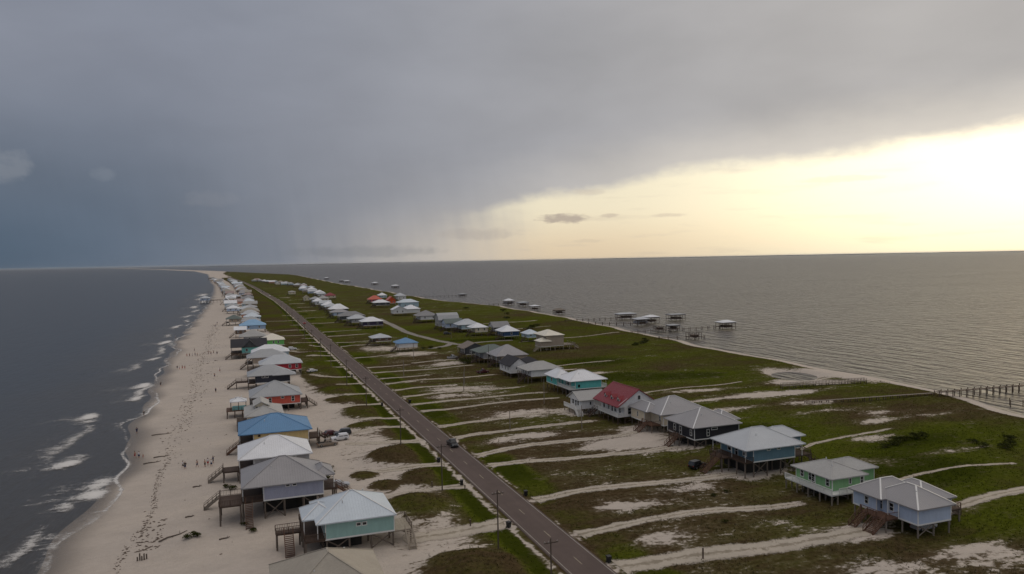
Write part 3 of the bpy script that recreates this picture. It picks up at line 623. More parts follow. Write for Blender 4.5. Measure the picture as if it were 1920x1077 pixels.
        if brace:
            x0, x1, y0, y1, zt = rects[0]; nx_ = max(1, round((x1-x0)/ps))
            for i in range(nx_):
                if i % 2 == 0:
                    a, c = x0+.2+(x1-x0-.4)*i/nx_, x0+.2+(x1-x0-.4)*(i+1)/nx_
                    mb = MB(); mb.beam((a, y0+.2, zg+.2), (c, y0+.2, zt-.1), .06, .18); mb.beam((c, y0+.28, zg+.2), (a, y0+.28, zt-.1), .06, .18); mb.build('brace', pilemat, h, org)
    if dark_box:            # near-black box standing in for shade and clutter between the pilings
        x0, x1, y0, y1, z1, m_ = dark_box; MB().box(x0, y0, zg-.2, x1, y1, z1).build('shade_clutter', m_, h, org)
    HN[0] += 1
    return h
def simple(label, x0, x1, y0, y1, roof, wall, kind='hip', ze=6.2, rise=None, pl=2.6, pr=.6, lvl=1, zflr=3.5, wood='wood_dark', extra=(), zg=1.0, stp=True, **k):
    """a house under one main roof (eave rectangle x0..x1, y0..y1) with a porch on its west end"""
    rise = rise or .5*min(x1-x0, y1-y0)/2*1.0
    b_ = (x0+pl, x1-pr, y0+.55, y1-.55); dk = [(x0+.3, x0+pl-.02, y0+.5, y1-.5, zflr, 'W' if lvl else '')]
    po = [(x0+.5, y0+.8), (x0+.5, y1-.8), (x0+.5, (y0+y1)/2)] if pl > 1.2 else []
    st = [(x0+.3, y0+(y1-y0)*.25, zflr, (-1, 0), 1.3)] if (stp and lvl) else []
    return house(label, [(x0, x1, y0, y1, kind, ze, rise)]+list(extra), [b_], roof, wall, zflr, lvl, wood, decks=dk if pl > 1.2 else [], porch=po, steps=st, zg=zg, **k)
BR, IR, BC = 'beach-side stilt houses', 'inland row stilt houses', 'bay-side cluster houses'
# --- beach row, nearest first
house('grey-tan shingled roof cut off by the bottom edge of the picture', [(2.8,17.2,92.2,108,'hip',6.2,3.9)], [(5.6,16.6,92.8,107.4)], 'shingle_tan', 'siding_tan', lvl=2, decks=[(3.2,5.58,92.8,107.4,3.5,'W')], steps=[(17.4,103,3.5,(1,0),1.2)], group=BR, porch=[(3.3,93.2),(3.3,107)], doors=False, cap='shingle_tan')
house('teal stilt house with pale hip roof and white trim, nearest whole house on the beach', [(10.4,23.3,120.7,133,'hip',6.5,3.1),(8.5,14.4,123.5,130.4,'hip',6.5,1.6)], [(11.9,23.0,121.3,132.4)], 'metal_bluewhite', 'siding_teal', 3.8, 2,
      decks=[(8.6,11.88,121.2,132.5,3.8,'SWN'),(23.02,26.0,121.6,127.4,3.5,'E','wood_pale'),(4.5,8.58,126.7,128.5,3.8,'NS')], porch=[(10.7,121.4),(8.8,123.7),(8.8,130.2),(10.7,132.2)],
      steps=[(6.5,126.65,3.8,(0,-1),1.4,'wood_brown',1.0),(25.4,121.55,3.5,(0,-1),1.2,'wood_pale',1.0)], wins=[('S',.475,1.72,.62,.42),('S',.56,1.72,.62,.42),('W',.3,1.3,1.6,1.9),('W',.75,1.3,1.2,1.3)], group=BR, brace=True, dark_box=(12.5,18,124,132,3.4,'void'))
house('lavender-grey stilt house with wide grey roof and tall brown beach deck', [(-.7,14.6,143,157,'hip',7.3,3.6),(12.2,16.4,146,153,'hip',7.3,1.3)], [(3.2,14.0,143.6,156.4)], 'metal_coolgrey', 'siding_lavender', 4.6, 2, cap='metal_coolgrey',
      decks=[(-.6,3.18,143.6,156.4,4.6,'SW'),(-4.5,-.62,142.6,149.4,4.6,'SWN'),(14.02,16.8,146.2,152.8,4.6,'S')], porch=[(-.4,144),(-.4,150),(-.4,156),(16.2,146.4)], steps=[(-4.5,154,3.4,(-1,0),1.3,'wood_grey'),(16.8,148,4.6,(1,0),1.6,'wood_brown'),(.6,143.5,4.6,(0,-1),1.2,'wood_brown')],
      wins=[('S',.40,2.3,.62,.42),('S',.51,2.3,.62,.42),('W',.3,1.3,1.6,1.9)], group=BR, brace=True, dark_box=(3.6,13,147.5,156,4.2,'void'))
house('house under a bright white hip roof behind the grey-roofed lavender house', [(-1.3,14.3,168.7,182.6,'hip',6.2,3.3)], [(2.0,13.6,169.3,182)], 'metal_white', 'siding_grey', 3.4, 2, decks=[(-1.1,1.98,169.2,182,3.4,'SW'),(-4.4,-1.12,171,175,3.4,'WS')], porch=[(-.9,169.4),(-.9,181.8)], steps=[(-4.4,173,3.4,(-1,0),1.4,'wood_grey')], group=BR, dark_box=(2.5,12,173,181,3.0,'void'))
house('yellow stilt house with a bright blue metal roof', [(-1.2,16.5,193.5,209.5,'hip',6.2,3.3)], [(2.4,15.6,194.1,208.9)], 'metal_blue', 'siding_yellow', 3.4, 2, cap='metal_blue', decks=[(-1.0,2.38,194.1,208.9,3.4,'SW'),(15.62,18.6,196,203,3.4,'SE')], porch=[(-.8,194.4),(-.8,208.6),(18.2,196.2)],
      steps=[(-1.0,196.4,3.4,(-1,0),1.5,'wood_brown'),(18.6,200,3.4,(1,0),1.4,'wood_dark')], wins=[('S',.1,2.1,.4,.3,'wood_dark'),('W',.3,1.3,1.6,1.9)], group=BR, dark_box=(3,13,199,208,3.0,'void'))
house('low cream house with a dormer of two dark-framed windows behind the blue roof', [(.4,11.2,220.5,237,'hip',5.3,1.9),(2.9,7.5,226.3,236,'gy',7.1,1.2)], [(1.2,10.6,221.1,236.4),(3.4,7.0,227.0,235.6,5.2,7.08)], 'shingle_light', 'siding_cream', 2.9, 2, cap='shingle_light', decks=[(-1.6,1.18,222,233,2.9,'W')],
      wins=[('S',.27,1.15,1.0,.95,'void',1),('S',.75,1.15,1.0,.95,'void',1)], group=BR, doors=False)
house('coral stilt house with grey pyramid roof and white-framed windows', [(2.1,18.2,246.4,262,'hip',6.2,3.9)], [(6.6,17.6,247,261.4)], 'metal_grey', 'siding_coral', 3.5, 2, cap='metal_grey', decks=[(2.3,6.58,247,261.4,3.5,'SW'),(17.62,20,248,256,3.5,'SE')], porch=[(2.6,247.2),(2.6,261.2)], steps=[(20,252,3.5,(1,0),1.4,'wood_grey')],
      wins=[('S',.16,1.35,.75,1.4),('S',.5,2.05,.8,.5),('S',.79,1.45,.75,1.5)], group=BR, dark_box=(7,16,251,260,3.1,'void'))
house('navy stilt house with grey roof and long brown stairs to the beach', [(2,18,294,306.8,'hip',6.2,3.2),(11,19.6,292.6,299,'hip',6.2,1.5)], [(5,17.4,294.6,306.2)], 'metal_grey', 'siding_navy', 3.5, 1, cap='metal_grey', decks=[(2.2,4.98,294.6,306.2,3.5,'SW'),(-2,2.18,299,303,3.5,'SN')], porch=[(2.5,294.8),(2.5,306),(17.6,293)], steps=[(-2,300.6,3.5,(-1,0),1.8,'wood_dark')],
      wins=[('S',.22,2.1,.8,.6),('S',.33,2.1,.8,.6)], group=BR)
house('bright red stilt house with pale grey roof', [(7,24.6,325.3,338,'hip',6.2,3.2)], [(9.4,24,325.9,337.4)], 'metal_galv', 'siding_red', 3.5, 1, decks=[(7.2,9.38,325.9,337.4,3.5,'W'),(2.4,7.18,328,336,3.5,'SWN')], porch=[(7.4,326.2),(7.4,337)], wins=[('S',.68,1.4,.8,1.3),('S',.87,1.4,.8,1.3)], group=BR, dark_box=(12,22,330,337,3.2,'void'))
simple('grey-roofed house wedged behind the red house', 2.4, 20, 351.5, 364, 'metal_grey', 'siding_tan', group=BR, wins=[('S',.3,1.4,.8,1.2)])
simple('white-roofed house seen over the grey roof behind the red house', 4.7, 22.2, 371, 383.5, 'metal_white', 'siding_paleblue', group=BR, wins=[('S',.8,1.4,.8,1.2)])
house('aqua house under a long black shingle roof at the beach edge', [(-4.7,13,398.2,413,'gx',6.4,3.6),(1.2,7.8,397.6,407,'gy',6.4,3.4)], [(.6,12.5,398.8,412.4)], 'shingle_dark', 'siding_aqua', 3.4, 1, cap='shingle_dark', decks=[(-4.5,.58,398.6,412.6,3.4,'SW'),(-4.3,4.5,393.5,398.5,3.3,'SW')], porch=[(-4.3,398.8),(-4.3,412.4)], steps=[(-4.3,395,3.3,(-1,0),1.4)], gable='siding_charcoal', wins=[('S',.2,1.4,.9,1.2),('E',.5,3.6,1.2,1.1)], group=BR)
simple('lime green house with pale roof beside the black shingle roof', 10, 23.4, 430, 442.5, 'metal_ivory', 'siding_green', pl=.6, group=BR, wins=[('S',.55,1.4,.7,1.2),('S',.75,1.4,.7,1.2)])
simple('grey-roofed house left of the lime green house', -.6, 14.8, 457, 470.5, 'shingle_light', 'siding_grey', group=BR)
simple('small white gabled roof at the beach beyond the black roof', -3.7, 4.3, 507, 518, 'metal_white', 'siding_brown', 'gx', rise=1.9, pl=1., group=BR)
simple('house with a sky-blue metal roof, farther of the two blue roofs on the beach', -.5, 17.3, 541, 554.5, 'metal_skyroof', 'siding_skyblue', rise=3.6, group=BR)
simple('grey roof hidden behind the far sky-blue roof', 1, 15, 583, 595, 'metal_grey', 'siding_grey', group=BR)
simple('pale blue gabled house with one dark window behind the sky-blue roof', 2.8, 16.4, 627, 640, 'metal_bluewhite', 'siding_paleblue', rise=3.2, group=BR, wins=[('S',.8,1.7,1.,1.1)])
simple('greenish grey hip-roofed house at the beach left of the sky-blue roof', -10.1, 2.0, 613, 625, 'shingle_green', 'siding_tan', group=BR)
simple('tan-roofed house with a peach wall', -.3, 17.3, 698, 711, 'shingle_tan', 'siding_peach', rise=3.0, group=BR, wins=[('S',.35,1.4,.9,1.1)])
simple('grey-roofed house over dark purplish pilings at the sand edge', -13.2, -.1, 797, 810, 'metal_grey', 'siding_purple', rise=3.4, group=BR)
simple('pinkish brown roof among the distant beach houses', -9.5, 9.7, 899, 912, 'shingle_pinkish', 'siding_peach', rise=2.8, group=BR)
simple('white arched gable at the sand edge of the far beach row', -18.1, -10.2, 938, 950, 'metal_white', 'siding_grey', 'gy', rise=2.6, pl=1., group=BR)
simple('tall tan two-storey house at the road end of the far beach row', 8, 17.4, 1115, 1130, 'shingle_tan', 'siding_cream', 'gx', ze=9.2, rise=2.6, pl=.6, group=BR)
simple('pale white-walled house at the sand edge of the far beach row', -21.1, -9.9, 1174, 1187, 'metal_bluewhite', 'siding_white', rise=2.6, pl=.6, group=BR)
FARL = 'COLOUR roofed house, NTH back in the LINE line of the crowded far beach row'
PALR = ['metal_galv','metal_white','shingle_light','metal_grey','shingle_tan','metal_coolgrey','metal_bluewhite','shingle_pinkish','shingle_grey','metal_galv']
PALW = ['siding_white','siding_cream','siding_grey','siding_tan','siding_paleblue','siding_peach','siding_brown','siding_bluegrey']
q = random.Random(5)
RCOL = dict(metal_galv='pale grey', metal_white='white', shingle_light='light grey', metal_grey='grey', shingle_tan='tan', metal_coolgrey='dull grey', metal_bluewhite='bluish white', shingle_pinkish='pinkish', shingle_grey='dark grey')
ORDS = 'first second third fourth fifth sixth seventh eighth ninth tenth eleventh twelfth thirteenth fourteenth fifteenth sixteenth seventeenth eighteenth nineteenth twentieth twenty-first twenty-second twenty-third twenty-fourth twenty-fifth twenty-sixth twenty-seventh twenty-eighth twenty-ninth thirtieth thirty-first thirty-second thirty-third thirty-fourth thirty-fifth thirty-sixth thirty-seventh thirty-eighth thirty-ninth fortieth forty-first forty-second'.split()
def filler(lst, label, grp, lvl=0):
    cnt = {}
    for (x0, x1, y0) in sorted(lst, key=lambda p: p[2]):
        line = '' if 'inland' in label else ('seaward' if x0 < -10.5-max(0, y0-1400)*.012 else 'roadward'); cnt[line] = cnt.get(line, -1)+1
        rf = q.choice(PALR); lb = label.replace('COLOUR', RCOL[rf]).replace('LINE', line).replace('NTH', ORDS[cnt[line]])
        d = q.uniform(11, 13.5); simple(lb, x0, x1, y0, y0+d, rf, q.choice(PALW), q.choice(['hip','hip','hip','gx']), rise=q.uniform(2.4,3.4), lvl=lvl, group=grp, pl=q.choice([.8,2.4]), ze=6.2+q.choice([0,0,.4,1.2]), doors=False, wins=[('S',.3,1.4,.9,1.2),('S',.7,1.4,.9,1.2)])
filler([(2,17,725),(-12,1,762),(4,18,812),(-15,-2,838),(3,17,905),(-16,-3,1010),(4,17,1085),(-20,-7,1150),(1,15,1275),(-24,-11,1250),(-5,11,1330),(-29,-15,1355),(-29,-15,1455),(-6,11,1460),(-8,9,1525),(-36,-21,1600),(-10,8,1600),(-42,-27,1720),(-14,5,1745),(-47,-32,1850),(-17,2,1850),(-20,-1,1960),(-55,-40,1980),(-24,-5,2120),(-64,-48,2140),(-70,-54,2230),(-30,-12,2230),(1,16,664),(-2,14,742),(3,17,770),(2,18,834),(-14,-1,862),(4,16,868),(-16,-3,985),(2,17,958),(5,18,1000),(-14,3,1034),(6,18,1060),(-18,-5,1090),(-18,-6,1130),(-2,12,1160),(0,14,1200),(-22,-9,1225),(-3,13,1250),(-25,-11,1275),(-5,12,1300),(-27,-13,1325),(-4,13,1360),(-28,-14,1380),(-6,12,1425),(-28.7,-15,1425),(-7,10,1490),(-33,-18,1490),(-34,-20,1560),(-9,9,1560),(-11,8,1640),(-39,-24,1650),(-12,8,1700),(-44,-28,1790),(-15,3,1790),(-18,1,1900),(-50,-35,1910),(-21,-2,2050),(-58,-43,2050),(-75,-58,2300),(-52,-38,2200),(-90,-68,2550)], FARL, 'far beach row houses')
# --- inland row, nearest first
house('blue-grey stilt house with white-ribbed hip roofs, nearest house at lower right', [(102.9,111.3,90.3,100.6,'hip',5.9,2.5),(101.8,112,96.8,104.2,'hip',5.9,2.3),(107,114.8,93,102.6,'hip',5.85,2.2)], [(103.5,110.8,90.9,100.5),(102.6,111.4,98.5,103.7),(108,114.2,93.6,102)], 'metal_coolgrey', 'siding_bluegrey', 3.3, 2, cap='trim',
      decks=[(100.6,103.48,94.6,100.2,3.3,'WS','wood_brown'),(114.22,117,94,100,3.3,'SE')], porch=[(102.9,94.2),(102.9,96.4)], steps=[(100.6,99.2,3.3,(-1,0),1.3,'wood_brown'),(100.6,95.7,3.3,(-1,0),2.0,'wood_brown'),(117,97,3.3,(1,0),1.4)], wins=[('W',.55,1.35,.8,1.2),('W',.8,1.35,.9,1.9),('W',.42,1.35,.7,1.2,None,1)], group=IR, brace=True, rails='wood_brown', pilemat='wood_grey', doors=False)
house('light green house with a white wraparound deck and low grey roof', [(103.8,113,110.3,121.4,'hip',5.4,1.9),(109.5,118.5,113.2,120.8,'hip',5.4,1.6)], [(104.7,112.5,111,120.8),(110.5,117.9,113.8,120.3)], 'shingle_light', 'siding_mint', 2.9, 2, cap='shingle_light', wood='trim', rails='trim',
      decks=[(102.9,104.68,109.2,122,2.9,'W'),(104.7,114.3,109.2,110.98,2.9,'SE')], wins=[('W',.12,1.4,.8,1.3),('W',.55,1.4,1.5,1.5),('W',.82,1.4,.8,1.2),('S',.55,1.5,.45,1.0),('S',.92,1.4,.6,1.2)], group=IR, brace=True, doors=True, pilemat='wood_grey', dark_box=(106,111.5,113,120,2.6,'void'))
house('steel blue stilt house with broad pale roof and brown stairs by the road', [(98.9,114.7,129.2,142,'hip',6.9,3.2),(110,120,135.2,142.3,'hip',6.9,1.9)], [(101.5,112.4,130,141.4),(110,119,135.8,141.6)], 'metal_galv', 'siding_slateblue', 4.2, 2, cap='metal_galv', decks=[(99.2,101.48,129.9,141.6,4.2,'WS'),(112.42,117,130.3,135.6,4.2,'SE'),(97.2,99.18,135.2,139.6,4.2,'WN')],
      porch=[(99.4,130),(99.4,134.6),(99.4,141.4),(114.3,130)], steps=[(97.2,136.6,4.2,(-1,0),1.7,'wood_brown'),(117,133,4.2,(1,0),1.3)], wins=[('S',.36,2.2,.7,.35,None),('S',.6,2.2,.7,.35,None),('W',.25,1.3,1.1,1.4),('W',.72,1.3,1.1,1.4)], group=IR, brace=True, dark_box=(102,112,133,141,3.8,'void'))
house('black-walled stilt house with grey hip roof and white-framed windows', [(102.5,116.9,153.9,167.2,'hip',6.2,3.4),(113,119.5,158,166,'hip',6.2,2.0)], [(103.3,116.3,154.5,166.6),(113,118.8,158.6,165.4)], 'metal_coolgrey', 'siding_indigo', 3.3, 2, cap='cap', decks=[(101.2,103.28,158,163,3.3,'WN')], steps=[(101.2,159.4,3.3,(-1,0),1.6,'wood_brown'),(118.9,161,3.3,(1,0),1.4)],
      wins=[('S',.30,1.35,.6,1.5),('S',.44,2.2,1.6,.4),('W',.12,1.4,.7,1.3),('W',.72,1.4,.9,1.4)], group=IR, brace=True, doors=True, dark_box=(104.4,115,156,165.6,3.0,'void'))
house('cream stilt house with grey hip roof and red-brown stairs', [(103.5,119.2,170.3,184.2,'hip',6.2,3.5),(102.2,108,175.5,185.5,'hip',6.2,1.9)], [(104.8,118.6,171,183.6),(102.8,107,177.5,184.8)], 'metal_coolgrey', 'siding_cream', 3.3, 2, cap='cap', decks=[(101.8,104.78,172.2,177.3,3.3,'WS','wood_brown')], steps=[(101.8,175.6,3.3,(-1,0),2.2,'wood_brown')],
      wins=[('W',.14,1.4,.55,1.3),('S',.3,1.5,.6,1.2),('W',.5,1.4,.5,1.3,None,1)], group=IR, rails='wood_brown', brace=True, doors=False)
R3 = house('white house with a red roof, three small dormers and a long porch', [(98.8,112.6,185.2,201.0,'gy',6.0,4.6)], [(101.2,111.9,185.7,200.4)], 'metal_red', 'siding_white', 3.3, 2, cap='metal_red', decks=[(98.9,101.18,185.6,200.6,3.3,'WS')], porch=[(99.1,185.8+i*2.45) for i in range(7)], steps=[(98.9,199,3.3,(-1,0),1.6,'wood_dark')],
      wins=[('W',.18,1.2,.9,1.7),('W',.38,1.2,.9,1.7),('W',.64,1.2,.9,1.7),('W',.85,1.2,.9,1.7),('S',.16,1.3,1.4,1.7)], group=IR, rails='trim', wood='trim', brace=True, pilemat='wood_dark')
R3o = (R3.location.x, R3.location.y, R3.location.z)
wv = MB().box(105.3, 185.58, 7.6, 106.3, 185.62, 8.9).build('window', 'trim', R3, R3o); MB().box(105.42, 185.55, 7.7, 106.18, 185.6, 8.8).build('pane', 'glass', wv, R3o)
for yd in (188.3, 192.2, 196.1):
    d = MB(); d.poly([(100.6,yd-.75,6.7),(100.6,yd+.75,6.7),(100.6,yd+.75,7.7),(100.6,yd,8.5),(100.6,yd-.75,7.7)]); d.poly([(100.6,yd-.75,6.7),(100.6,yd-.75,7.7),(102.2,yd-.75,7.7)]); d.poly([(100.6,yd+.75,7.7),(100.6,yd+.75,6.7),(102.2,yd+.75,7.7)])
    dd = d.build('dormer', 'trim', R3, R3o); r_ = MB()
    for sg in (-1, 1): r_.poly([(100.4,yd,8.58),(100.4,yd+sg*.95,7.62),(102.1,yd+sg*.95,7.62),(103.8,yd,8.58)])
    r_.build('dormer_roof', 'metal_red', dd, R3o); MB().box(100.52, yd-.35, 6.95, 100.58, yd+.35, 7.75).build('pane', 'glass', dd, R3o)
house('small white gabled cottage tucked between the red roof and the turquoise house', [(94.4,104.4,201.4,210.6,'gx',5.4,2.2)], [(95.6,103.9,202,210),(99.5,103.6,201.7,206,1.0,3.0)], 'shingle_light', 'siding_white', 3.0, 2, cap='shingle_light', decks=[(93.2,95.58,202,209.8,3.0,'WS','trim')], steps=[(94,201.95,3.0,(0,-1),1.6,'trim')], wins=[('S',.35,1.3,.5,1.0),('W',.3,1.2,1.1,1.4),('W',.75,1.2,1.1,1.4)], group=IR, rails='trim', wood='trim')
house('turquoise stilt house with pale roof and screened white porch', [(104.5,119,230,242.4,'hip',6.2,2.9),(103.4,111,239.5,250.6,'hip',6.2,2.5)], [(106.8,116.8,230.6,241.8),(104.4,110.4,240.5,250)], 'metal_white', 'siding_turquoise', 3.5, 2, decks=[(104.6,106.78,230.4,240.3,3.5,'WS','trim'),(116.82,118.8,230.6,241.8,3.5,'SE','trim')], porch=[(104.8,230.6),(104.8,233),(104.8,235.4),(104.8,238),(104.8,240.1),(118.6,230.8)], wins=[('S',.14,.9,.8,1.0,'siding_turquoise'),('W',.5,1.3,4.2,1.6),('W',.5,1.4,.9,1.2,None,1)], group=IR, rails='trim', doors=False, dark_box=(107.5,115,234,241,3.1,'void'))
simple('low white house with grey hip roof between the turquoise house and the gabled white house', 101.7, 116.8, 262.4, 274.4, 'shingle_light', 'siding_white', group=IR, lvl=1, ze=5.8, rise=2.6, pl=1.8, wins=[('W',.25,1.3,1.,1.4),('W',.5,1.3,1.,1.4),('W',.75,1.3,1.,1.4)], doors=False)
house('white gabled house with dark roof and two small windows in its gable end', [(99.8,108.4,277,291,'gy',5.6,3.2),(106,116,281,290,'hip',5.6,2.4)], [(100.4,107.8,277.6,290.4),(107,115.4,281.6,289.4)], 'shingle_dark', 'siding_white', 3.0, 1, cap='shingle_dark', wins=[('S',.35,2.0,.55,1.3),('S',.68,2.0,.55,1.3),('W',.2,1.3,.7,1.3),('W',.45,1.3,.7,1.3),('W',.75,1.3,.7,1.3)], group=IR, doors=False)
simple('house with a pale grey pyramid roof in the inland row', 103.6, 118.9, 304.5, 318.6, 'metal_coolgrey', 'siding_tan', rise=4.2, group=IR, lvl=1, wins=[('W',.2,1.3,.9,1.5),('W',.6,1.3,.9,1.5)])
simple('house with a dull green-grey shingle roof in the inland row', 100.8, 117.4, 320.6, 334, 'shingle_green', 'siding_grey', rise=2.8, group=IR, lvl=1, wins=[('S',.2,1.3,.7,1.5)])
simple('small dark house with a brown-grey gable roof beside the green-grey roof', 98.9, 110.5, 338, 350, 'shingle_brown', 'siding_charcoal', 'gy', rise=2.6, group=IR, lvl=1, pl=1.4)
simple('small blue-roofed white hut standing alone in the inland lots', 76, 87.6, 382, 393, 'metal_blue', 'siding_white', ze=5.6, rise=2.4, group=IR, lvl=1, pl=1.2, wins=[('W',.5,1.3,1.,1.2)])
simple('small pale-roofed brown house left of the blue-roofed white hut', 68.9, 80.6, 418, 429, 'metal_galv', 'siding_brown', ze=5.4, rise=2.0, group=IR, lvl=1)
simple('white-roofed house with dark purple walls and a long deck at the side street', 80, 96.1, 527, 540, 'metal_white', 'siding_purple', rise=2.9, group=IR, pl=1.6, lvl=1)
simple('grey house with a pale roof behind the dark purple house', 75.6, 90.4, 560, 572.5, 'metal_galv', 'siding_grey', rise=2.7, group=IR, lvl=1)
simple('wide dull grey roof in the inland row past the purple house', 72.6, 93.7, 592, 606, 'shingle_grey', 'siding_charcoal', rise=3.2, group=IR, lvl=1)
simple('low house with pale blue front behind the wide dull grey roof', 72, 88, 641, 653, 'metal_coolgrey', 'siding_bluegrey', rise=2.4, group=IR, lvl=1)
simple('bright white steep roof in the inland row beyond the wide grey roof', 76.3, 93.8, 687, 701, 'metal_white', 'siding_charcoal', rise=4.4, group=IR, lvl=1)
simple('white-roofed house directly behind the steep white roof', 76.9, 90.4, 757, 770, 'metal_white', 'siding_grey', rise=3.4, group=IR, lvl=1)
simple('round-looking white-roofed house in the far inland row', 74.5, 86, 824, 837, 'metal_white', 'siding_white', rise=3.4, ze=7, group=IR, lvl=1)
simple('small tan gabled house at the end of a driveway in the far inland row', 72.8, 81.8, 929, 941, 'shingle_tan', 'siding_cream', 'gy', rise=3.2, group=IR, pl=.8)
simple('house with a dull red roof in the far inland row', 103, 117.4, 975, 988, 'metal_red', 'siding_cream', rise=3.6, group=IR)
simple('white-roofed house beside the dull red roof', 99.9, 115.4, 1082, 1096, 'metal_white', 'siding_charcoal', rise=3.8, group=IR)
simple('small cream box house alone beside the far road', 68.1, 79, 1136, 1148, 'shingle_light', 'siding_cream', rise=1.4, ze=6.8, pl=.6, group=IR)
FI = 'tiny COLOUR roofed house, NTH back at the far end of the inland row'
filler([(76,89,722),(78,91,796),(75,88,868),(88,101,905),(98,111,1030),(96,110,1140),(92,106,1190),(100,114,1350),(106,119,1410),(100,114,1510),(92,106,1720),(84,97,1780),(66,80,1820),(62,75,1930),(40,54,2100),(94,108,1285),(108,122,1300),(104,118,1240),(108,121,1570),(96,110,1625),(84,97,1640),(72,84,1655),(76,90,1870),(60,74,1890),(46,60,2035),(32,46,2050),(54,68,1960),(112,124,1480)], FI, 'far inland row houses')
# --- cluster towards the bay
house('tall tan house with cream roof and long back deck near the bay', [(145.5,157.2,351,366,'hip',8.8,2.4),(142.6,149.5,349.8,358,'hip',6.0,1.7)], [(147,156.7,351.6,365.4),(143.2,149,350.4,357.4,3.4,5.9)], 'metal_ivory', 'siding_tan', 3.4, 1, decks=[(156.72,163.5,352,362,3.4,'SE')], steps=[(163.5,355,3.4,(1,0),1.6,'wood_pale'),(142.8,351.2,3.4,(-1,0),1.4,'wood_pale')], wins=[('W',.6,3.6,.9,1.2)], group=BC, pilemat='wood_pale', wood='wood_grey', doors=False)
simple('dark blue house with a bright white roof in the bay-side cluster', 142.6, 154.2, 408, 421, 'metal_white', 'siding_darkblue', rise=3.2, group=BC, lvl=1, pl=1.6, wins=[('S',.5,1.4,.9,1.2)])
simple('low pale blue house between the dark blue house and the tall tan house', 153, 161.5, 394, 405.5, 'metal_bluewhite', 'siding_paleblue', ze=5.4, rise=2.2, group=BC, lvl=1, pl=.7)
simple('dark grey-roofed house behind the dark blue house', 147, 158.5, 436, 448, 'shingle_grey', 'siding_grey', 'gx', rise=3.2, group=BC)
simple('bright white hip roof left of the dark blue house', 134.4, 145.9, 441, 452, 'metal_white', 'siding_cream', rise=2.6, group=BC, lvl=1)
simple('wide pale grey roof in the bay-side cluster', 132.7, 147.9, 465, 477.5, 'metal_galv', 'siding_paleblue', rise=3.4, group=BC, lvl=1)
simple('grey-green gabled house in the bay-side cluster', 128.2, 141.4, 480, 492, 'shingle_green', 'siding_bluegrey', 'gx', rise=2.8, group=BC, lvl=1, pl=.8)
simple('tall gambrel-roofed grey house, highest in the bay-side cluster', 127.5, 142.4, 495, 508, 'metal_grey', 'siding_grey', 'gam', ze=7.4, rise=4.6, group=BC, lvl=1, pl=.7, wins=[('W',.3,1.4,.9,1.2),('W',.7,1.4,.9,1.2),('W',.5,4.,.9,1.2)], stp=True)
simple('broad mauve-grey roof left of the gambrel house', 127, 144, 557, 573, 'shingle_grey', 'siding_white', rise=3.8, group=BC, lvl=1)
house('large white house with several white roof peaks in the bay-side cluster', [(124,137,638,650,'gy',6.4,3.2),(134,149,639,653,'hip',6.6,3.4)], [(124.6,136.4,638.6,649.4),(136,148.4,639.6,652.4)], 'metal_white', 'siding_white', 3.4, 1, wins=[('S',.3,1.4,.9,1.3),('S',.7,1.4,.9,1.3),('W',.5,1.4,1.,1.3)], group=BC)
simple('pale blue two-storey house with white roof behind the large white house', 145.5, 166.6, 720, 734, 'metal_bluewhite', 'siding_paleblue', rise=3.0, ze=8, group=BC)
simple('house with a bright orange-red gable in the far bay-side cluster', 149.6, 159, 797, 810, 'metal_brick', 'siding_orange', 'gy', rise=4.0, ze=6.6, pl=.8, group=BC)
simple('long white roof in front of the orange-red gable', 129.7, 147, 768, 781, 'metal_white', 'siding_charcoal', rise=2.8, group=BC)
simple('house with a pinkish red roof left of the orange-red gable', 136, 152, 838, 851, 'metal_brick', 'siding_pink', rise=4.2, group=BC)
simple('white roof farthest back in the bay-side cluster', 163.8, 175, 932, 945, 'metal_white', 'siding_paleblue', rise=3.2, group=BC)
simple('white house with dark windows at the bay edge of the far cluster', 173.3, 186.4, 872, 885, 'metal_galv', 'siding_white', rise=3.4, ze=7.6, group=BC)
# pier house standing in the gulf surf
house('dark stilt house standing out over the gulf surf', [(-46.5,-33.5,1008,1022,'hip',6.6,3.0)], [(-45,-34.2,1008.6,1021.4)], 'metal_galv', 'siding_bluegrey', 4.0, 1, decks=[(-33.9,-18,1012,1014,3.6,'SN')], group='houses over the water', zg=0.0, doors=False)
# beach gazebo by the coral house
g = thing('beach_gazebo', 'small pale-roofed gazebo with teal panels on a brown deck by the coral house', 'gazebo', (-1.0, 245.5, 1.0)); go = (-1.0, 245.5, 1.0)
roof_block(g, go, (-3.6,1.4,243.2,248.2,'hip',5.9,1.1), 'metal_white', 2, 'trim'); 
mb = MB(); mb.box(-4.6, 242.2, 3.1, 2.0, 248.6, 3.3); mb.build('deck', 'wood_brown', g, go)
MB().box(-2.9, 243.45, 3.32, 1.0, 243.6, 4.6).build('panel', 'tealpanel', g, go)
for px in (-3.3, -1.1, 1.1):
    for py in (243.4, 248.0): piling(g, go, px, py, 3.3, 5.85, .16, 'wood_dark', 'post')
for px in (-4.4, -2.2, 0, 1.8):
    for py in (242.4, 248.4): piling(g, go, px, py, .4, 3.1, .26, 'wood_dark', 'piling')
railing(g, go, (-4.5,242.3), (1.9,242.3), 3.3, 'wood_dark', 1)
